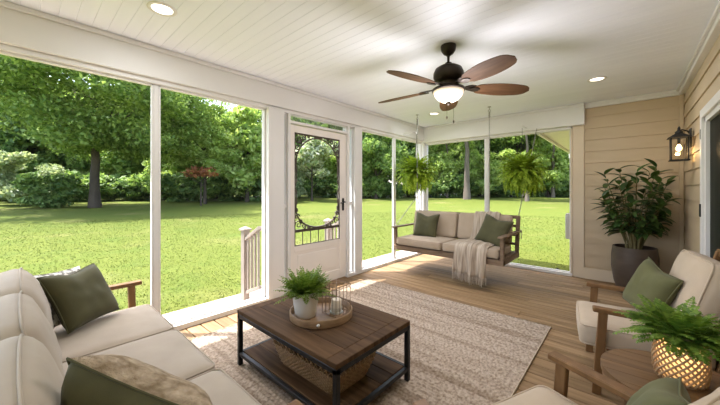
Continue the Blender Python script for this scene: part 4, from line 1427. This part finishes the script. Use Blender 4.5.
wp = thing('lamp_planter', 'woven lattice planter glowing from inside with a fern on top', 'planter', (0.19, 2.19, 0.5015))
def wr_(t):          # radius of the planter at height fraction t
    return 0.072 + 0.030 * math.sin(PI * min(1.0, 0.16 + 0.72 * t)) ** 0.8 - 0.008 * t
HP = 0.225
lt = MB()
ns = 22
for dirn in (-1, 1):
    for i in range(ns):
        pts = []
        for q in range(19):
            t = q / 18
            a = 2 * PI * i / ns + dirn * t * 1.9
            r_ = wr_(t) + 0.0022 * dirn
            pts.append((r_ * math.cos(a), r_ * math.sin(a), 0.008 + t * (HP - 0.012)))
        lt.tube(pts, 0.0046, 5)
lt.build('lattice', M_WICKER_L, wp, 179)
MB().lathe([(wr_(0) - 0.004, 0.0), (wr_(0) + 0.006, 0.003), (wr_(0) + 0.007, 0.012), (wr_(0) - 0.004, 0.014)], 40, closed=True).build('base_ring', M_WICKER, wp, 60)
MB().tube([(wr_(1) * math.cos(a), wr_(1) * math.sin(a), HP) for a in [2 * PI * j / 40 for j in range(40)]], 0.007, 7, closed=True).build('rim', M_WICKER_L, wp, 179)
ln = MB().lathe([(wr_(q / 12) - 0.009, 0.008 + q / 12 * (HP - 0.03)) for q in range(13)], 40)
ln.f = ln.f[:-2]
ln.build('liner', M_LINER, wp, 179)
MB().lathe([(0.01, HP - 0.03), (wr_(0.95) - 0.012, HP - 0.03), (wr_(0.95) - 0.012, HP - 0.02), (0.01, HP - 0.012)], 32).build('soil', M_SOIL, wp, 60)
MB().lathe([(0.004, 0.075), (0.014, 0.08), (0.022, 0.10), (0.018, 0.12), (0.004, 0.127)], 16).build('bulb', M_BULB, wp, 179)
MB().lathe([(0.03, 0.004), (0.03, 0.02), (0.012, 0.024), (0.012, 0.078)], 16).build('lamp_socket', M_BLACK, wp, 60)
ld = bpy.data.lights.new('planter_light', 'POINT')
ld.energy = WOVEN_POWER
ld.color = (1.0, 0.66, 0.32)
ld.shadow_soft_size = 0.03
lo_ = bpy.data.objects.new('planter_light', ld)
COL.objects.link(lo_)
lo_.parent = wp
lo_.location = (0, 0, 0.15)
o = link('foliage', fern_mesh('foliage', 12, 120, 0.21, 0.034, (0.15, 1.5), 1.0, 15, 0.009, 0.075, 0.65), M_FERN_D, wp)
o.location = (0, 0, HP - 0.015)

# ------------------------------------------------------------------ tall plant in the corner
tpn = thing('tall_potted_plant', 'tall glossy leaved plant in brown grey planter against tan siding', 'plant', (0.055, 5.69, 0))
MB().lathe(pot_profile([(0.165, 0.0), (0.18, 0.008), (0.225, 0.16), (0.252, 0.36), (0.25, 0.52), (0.236, 0.63), (0.236, 0.645)], 0.02), 48, closed=True).build('pot', M_POTGREY, tpn, 40)
MB().lathe([(0.01, 0.56), (0.222, 0.56), (0.222, 0.585), (0.01, 0.60)], 32).build('soil', M_SOIL, tpn, 60)
rd = random.Random(7)
stems = MB()
LV, LF = [], []
def leaf(base, dirv, L, w, curl):
    """pointed leaf with a folded midrib that bends down along its length"""
    d = Vector(dirv).normalized()
    side = d.cross(Vector((0, 0, 1)))
    side = side.normalized() if side.length > 1e-3 else Vector((1, 0, 0))
    up = side.cross(d)
    b_ = len(LV)
    k = 7
    P = Vector(base)
    for i in range(k + 1):
        t = i / k
        ww_ = w * (math.sin(PI * (t ** 0.8)) ** 0.85) + 0.001
        LV.extend([P - side * ww_ + up * ww_ * 0.35, P.copy(), P + side * ww_ + up * ww_ * 0.35])
        d = (d + Vector((0, 0, -curl / k))).normalized()
        up = side.cross(d)
        P = P + d * (L / k)
    for i in range(k):
        for j in range(2):
            a = b_ + i * 3 + j
            LF.append((a, a + 1, a + 4, a + 3))
for i in range(22):
    az = i * 2.39996
    rad0 = 0.03 + 0.07 * rd.random()
    hgt = 1.16 - 0.72 * ((i + 0.3) / 22) + 0.06 * rd.random()
    out_ = 0.05 + 0.26 * math.sin(PI * min(1, 0.15 + 0.62 * i / 22))
    pts = []
    for q in range(9):
        t = q / 8
        r_ = rad0 + out_ * (t ** 1.4)
        pts.append(Vector((r_ * math.cos(az), r_ * math.sin(az), 0.58 + hgt * t)))
    stems.tube(pts, [0.012 - 0.001 * q for q in range(9)], 6)
    nl = int(8 + hgt * 9)
    for q in range(nl):
        z0 = 0.26 / hgt if hgt > 0.5 else 0.45
        t = z0 + (1 - z0) * q / (nl - 1)
        f = t * 8
        i0 = min(7, int(f))
        P = pts[i0].lerp(pts[i0 + 1], f - i0)
        end = q >= nl - 4
        a = (az + rd.uniform(-1.3, 1.3)) if not end else az + q * 1.7
        el = rd.uniform(0.5, 0.95) if end else rd.uniform(0.1, 0.6)
        L = rd.uniform(0.17, 0.24)
        tipx, tipy = P.x + 0.85 * L * math.cos(a), P.y + 0.85 * L * math.sin(a)
        if tipx > 0.47 or tipy > 0.36:
            a = az + PI + rd.uniform(-1, 1)
            L *= 0.8
        leaf(P, (math.cos(a) * math.cos(el), math.sin(a) * math.cos(el), math.sin(el)), L, rd.uniform(0.032, 0.043), 0.95 if not end else 0.6)
stems.build('stems', M_STEM, tpn, 60)
link('foliage', fast_mesh('foliage', LV, LF), M_RUBBER, tpn, smooth=179)

# ------------------------------------------------------------------ hanging ferns
fm = fern_mesh('foliage', 21, 300, 0.47, 0.05, (-0.85, 1.5), 1.25, 18, 0.015, 0.07, 0.7)
fm.materials.append(M_FERN)
def hanging_fern(label, loc, wall_dir, zarm, seed):
    """loc = centre of the basket rim; a small bracket reaches from the beam to its wire hook"""
    t = thing('hanging_fern', label, 'hanging plant', loc, 0, 'ferns hanging at the far corner and far end')
    MB().lathe(pot_profile([(0.05, -0.13), (0.07, -0.12), (0.09, -0.05), (0.095, 0.0)], 0.008), 28, closed=True).build('basket', surf('dark_planter_%d' % seed, (0.05, 0.035, 0.025), (0.09, 0.065, 0.045)), t, 40)
    MB().lathe([(0.01, -0.03), (0.08, -0.03), (0.08, -0.02), (0.01, -0.01)], 20).build('soil', M_SOIL, t, 60)
    o = bpy.data.objects.new('foliage', fm)
    COL.objects.link(o)
    o.parent = t
    o.location = (0, 0, -0.04)
    o.rotation_euler = (0, 0, seed)
    zt = zarm - loc[2]
    hgr = MB()
    for i in range(3):
        a = 2 * PI * i / 3 + 0.4
        hgr.tube([(0.09 * math.cos(a), 0.09 * math.sin(a), 0.0), (0, 0, zt - 0.16)], 0.0022, 5)
    hgr.tube([(0, 0, zt - 0.16), (0, 0, zt - 0.02)], 0.003, 5)
    hgr.build('hanger', M_IRON, t, 60)
    br_ = MB()
    d = Vector(wall_dir)
    L = d.length
    br_.tube([Vector((0, 0, zt - 0.03)), Vector((0, 0, zt)), d * 0.1 + Vector((0, 0, zt + 0.012)), d * 0.95 + Vector((0, 0, zt + 0.012)), d + Vector((0, 0, zt + 0.012))], 0.006, 6)
    br_.build('bracket', M_TRIM, t, 60)
    return t
hanging_fern('arching green fern hanging near the far corner above left end of swing', (-3.12, 5.17, 1.80), (-0.305, 0, 0), 2.56, 1)
hanging_fern('arching green fern hanging at far end right of the swing chain', (-1.36, 5.68, 1.78), (0, 0.315, 0), 2.52, 4)

# ------------------------------------------------------------------ ceiling fan
fan = thing('ceiling_fan', 'dark bronze ceiling fan with five brown blades and lit glass bowl', 'ceiling fan', (-1.30, 2.74, ZC))
MB().lathe([(0.072, 0.0), (0.073, -0.012), (0.066, -0.05), (0.045, -0.08), (0.02, -0.095), (0.018, -0.1)], 32).build('canopy', M_BRONZE, fan, 40)
MB().lathe([(0.0125, -0.09), (0.0125, -0.20)], 14).build('downrod', M_BRONZE, fan, 60)
MB().lathe([(0.03, -0.165), (0.04, -0.185), (0.085, -0.20), (0.125, -0.225), (0.142, -0.265), (0.142, -0.305), (0.125, -0.335), (0.085, -0.352), (0.075, -0.375), (0.08, -0.40), (0.05, -0.405)], 40).build('motor_housing', M_BRONZE, fan, 40)
M_BLADE = surf('walnut_fan_blade', (0.05, 0.024, 0.011), (0.095, 0.05, 0.025), (3, 26, 10), 0.6, spec=0.1)
blade_pts = []
for q in range(25):
    t = q / 24
    x = 0.24 + 0.545 * t
    w = 0.052 + 0.050 * math.sin(PI * min(1, t * 0.95 + 0.02)) ** 0.8
    w *= 1 if t < 0.86 else math.sqrt(max(0.0, 1 - ((t - 0.86) / 0.14) ** 2)) * 0.97 + 0.03
    if t < 0.08:
        w *= 0.55 + 0.45 * t / 0.08
    blade_pts.append((x, w))
out = [(x, w) for x, w in blade_pts] + [(x, -w) for x, w in blade_pts[::-1]]
for i in range(5):
    a = R(43 + 72 * i)
    b_ = MB()
    b_.prism(out, 'z', -0.003, 0.003)
    o = b_.build('blade', M_BLADE, fan)
    o.location = (0, 0, -0.405)
    o.rotation_euler = (R(-13), R(1.5), a)
    ib = MB()
    ib.bar((0.07, 0, 0.012), (0.17, 0, 0.008), 0.030, 0.012)
    ib.prism([(0.16 + 0.135 * t, s * (0.020 + 0.028 * math.sin(PI * t))) for s, ts in ((1, range(11)), (-1, range(10, -1, -1))) for t in [q / 10 for q in ts]], 'z', 0.0035, 0.012)
    ib.prism([(0.20 + 0.10 * t, s * (0.012 + 0.022 * math.sin(PI * t))) for s, ts in ((1, range(11)), (-1, range(10, -1, -1))) for t in [q / 10 for q in ts]], 'z', -0.012, -0.0035)
    ib.build('blade_iron', M_BRONZE, o)
MB().lathe([(0.06, -0.40), (0.13, -0.405), (0.152, -0.418), (0.155, -0.435), (0.148, -0.44), (0.06, -0.43)], 40).build('light_fitter', M_BRONZE, fan, 40)
bowl = [(0.142, -0.437), (0.140, -0.455), (0.126, -0.487), (0.100, -0.515), (0.065, -0.535), (0.03, -0.543), (0.004, -0.545)]
MB().lathe(bowl, 40).build('glass_bowl', M_BOWL, fan, 179)
MB().lathe([(0.004, -0.541), (0.022, -0.544), (0.024, -0.554), (0.012, -0.568), (0.004, -0.576)], 20).build('finial', M_BRONZE, fan, 60)
for (x, y, L) in ((0.03, 0.05, 0.14), (-0.03, 0.03, 0.095)):
    pc = MB().tube([(x, y, -0.44), (x, y, -0.44 - 0.13 - L)], 0.0016, 5)
    pc.lathe([(0.002, 0), (0.006, -0.006), (0.008, -0.02), (0.005, -0.032), (0.002, -0.034)], 10, (x, y, -0.57 - L))
    pc.build('pull_chain', M_BRONZE, fan, 60)
fd = bpy.data.lights.new('fan_light', 'POINT')
fd.energy = FAN_POWER
fd.color = (1.0, 0.94, 0.96)
fd.shadow_soft_size = 0.25
fo = bpy.data.objects.new('fan_light', fd)
COL.objects.link(fo)
fo.parent = fan
fo.location = (0, 0, -0.82)

# ------------------------------------------------------------------ recessed ceiling lights
def can_light(label, x, y):
    t = thing('recessed_light', label, 'ceiling light', (x, y, ZC), 0, 'recessed ceiling lights')
    MB().lathe([(0.070, 0.0), (0.098, 0.0), (0.100, -0.004), (0.094, -0.009), (0.078, -0.010), (0.070, -0.004)], 36, closed=True).build('trim_ring', M_TRIM, t, 50)
    MB().lathe([(0.002, -0.003), (0.072, -0.003), (0.072, -0.0045), (0.002, -0.006)], 32).build('lens', M_CAN, t, 50)
    d = bpy.data.lights.new('recessed_lamp', 'AREA')
    d.shape = 'DISK'
    d.size = 0.13
    d.energy = CAN_POWER
    d.color = (0.96, 0.97, 1.0)
    o = bpy.data.objects.new('recessed_lamp', d)
    COL.objects.link(o)
    o.parent = t
    o.location = (0, 0, -0.014)
can_light('recessed ceiling light above the side screens by the sofa', -2.67, 0.72)
can_light('recessed ceiling light nearest the tan siding', -0.30, 4.80)
can_light('recessed ceiling light near the far corner behind the fan', -2.66, 5.02)
can_light('recessed ceiling light above the viewer near house wall', -0.30, 0.72)
can_light('unseen recessed ceiling light added for brightness behind the sofa', -2.67, -2.0)  # extra lamp out of view, added to brighten the porch
can_light('unseen recessed ceiling light added for brightness behind the viewer', -0.30, -2.0)  # another unseen lamp, put in to raise the indoor light

# ------------------------------------------------------------------ wall lantern
wl2 = thing('wall_lantern', 'black lantern with clear glass and glowing bulb on tan siding', 'wall lantern', (XR - 0.014, 5.24, 2.05))
MB().rbox(-0.016, 0.0, -0.055, 0.055, -0.11, 0.11, 0.006).build('back_plate', M_BLACK, wl2)
cx, hb = -0.10, 0.078
MB().tube([(-0.01, 0, 0.05), (-0.03, 0, 0.085), (-0.07, 0, 0.105), (-0.11, 0, 0.10), (cx, 0, 0.075)], 0.0085, 8).tube([(-0.01, 0, -0.01), (-0.04, 0, 0.03), (-0.08, 0, 0.045), (cx, 0, 0.05)], 0.006, 8).build('arm', M_BLACK, wl2, 60)
cg = MB()
zt, zb = 0.01, -0.25
for sx in (-1, 1):
    for sy in (-1, 1):
        cg.rbox(cx + sx * (hb - 0.008) - 0.006, cx + sx * (hb - 0.008) + 0.006, sy * (hb - 0.008) - 0.006, sy * (hb - 0.008) + 0.006, zb, zt, 0.001, 1)
cg.rbox(cx - hb - 0.006, cx + hb + 0.006, -hb - 0.006, hb + 0.006, zb - 0.014, zb, 0.002, 1)
cg.build('cage', M_BLACK, wl2)
rf = MB()
rf.add([(cx - 0.1, -0.1, zt), (cx + 0.1, -0.1, zt), (cx + 0.1, 0.1, zt), (cx - 0.1, 0.1, zt), (cx - 0.03, -0.03, zt + 0.055), (cx + 0.03, -0.03, zt + 0.055), (cx + 0.03, 0.03, zt + 0.055), (cx - 0.03, 0.03, zt + 0.055)],
       [(3, 2, 1, 0), (0, 1, 5, 4), (1, 2, 6, 5), (2, 3, 7, 6), (3, 0, 4, 7), (4, 5, 6, 7)])
rf.lathe([(0.034, zt + 0.05), (0.036, zt + 0.075), (0.02, zt + 0.085), (0.012, zt + 0.10), (0.014, zt + 0.115), (0.006, zt + 0.135), (0.002, zt + 0.14)], 16, (cx, 0, 0))
rf.build('roof_cap', M_BLACK, wl2)
gp = MB()
g_ = hb - 0.012
for (a, b_) in (((-g_, -g_), (g_, -g_)), ((g_, -g_), (g_, g_)), ((g_, g_), (-g_, g_)), ((-g_, g_), (-g_, -g_))):
    gp.add([(cx + a[0], a[1], zb), (cx + b_[0], b_[1], zb), (cx + b_[0], b_[1], zt), (cx + a[0], a[1], zt)], [(0, 1, 2, 3)])
gp.build('glass', M_GLASS_L, wl2)
MB().lathe([(0.013, 0.005), (0.013, -0.06), (0.009, -0.065)], 12, (cx, 0, 0)).build('socket', M_BLACK, wl2, 60)
MB().lathe([(0.008, -0.064), (0.016, -0.08), (0.025, -0.105), (0.025, -0.122), (0.016, -0.14), (0.003, -0.146)], 18, (cx, 0, 0)).build('bulb', M_BULB, wl2, 179)
pd = bpy.data.lights.new('lantern_light', 'POINT')
pd.energy = LANTERN_POWER
pd.color = (1.0, 0.68, 0.34)
pd.shadow_soft_size = 0.028
po = bpy.data.objects.new('lantern_light', pd)
COL.objects.link(po)
po.parent = wl2
po.location = (cx, 0, -0.17)
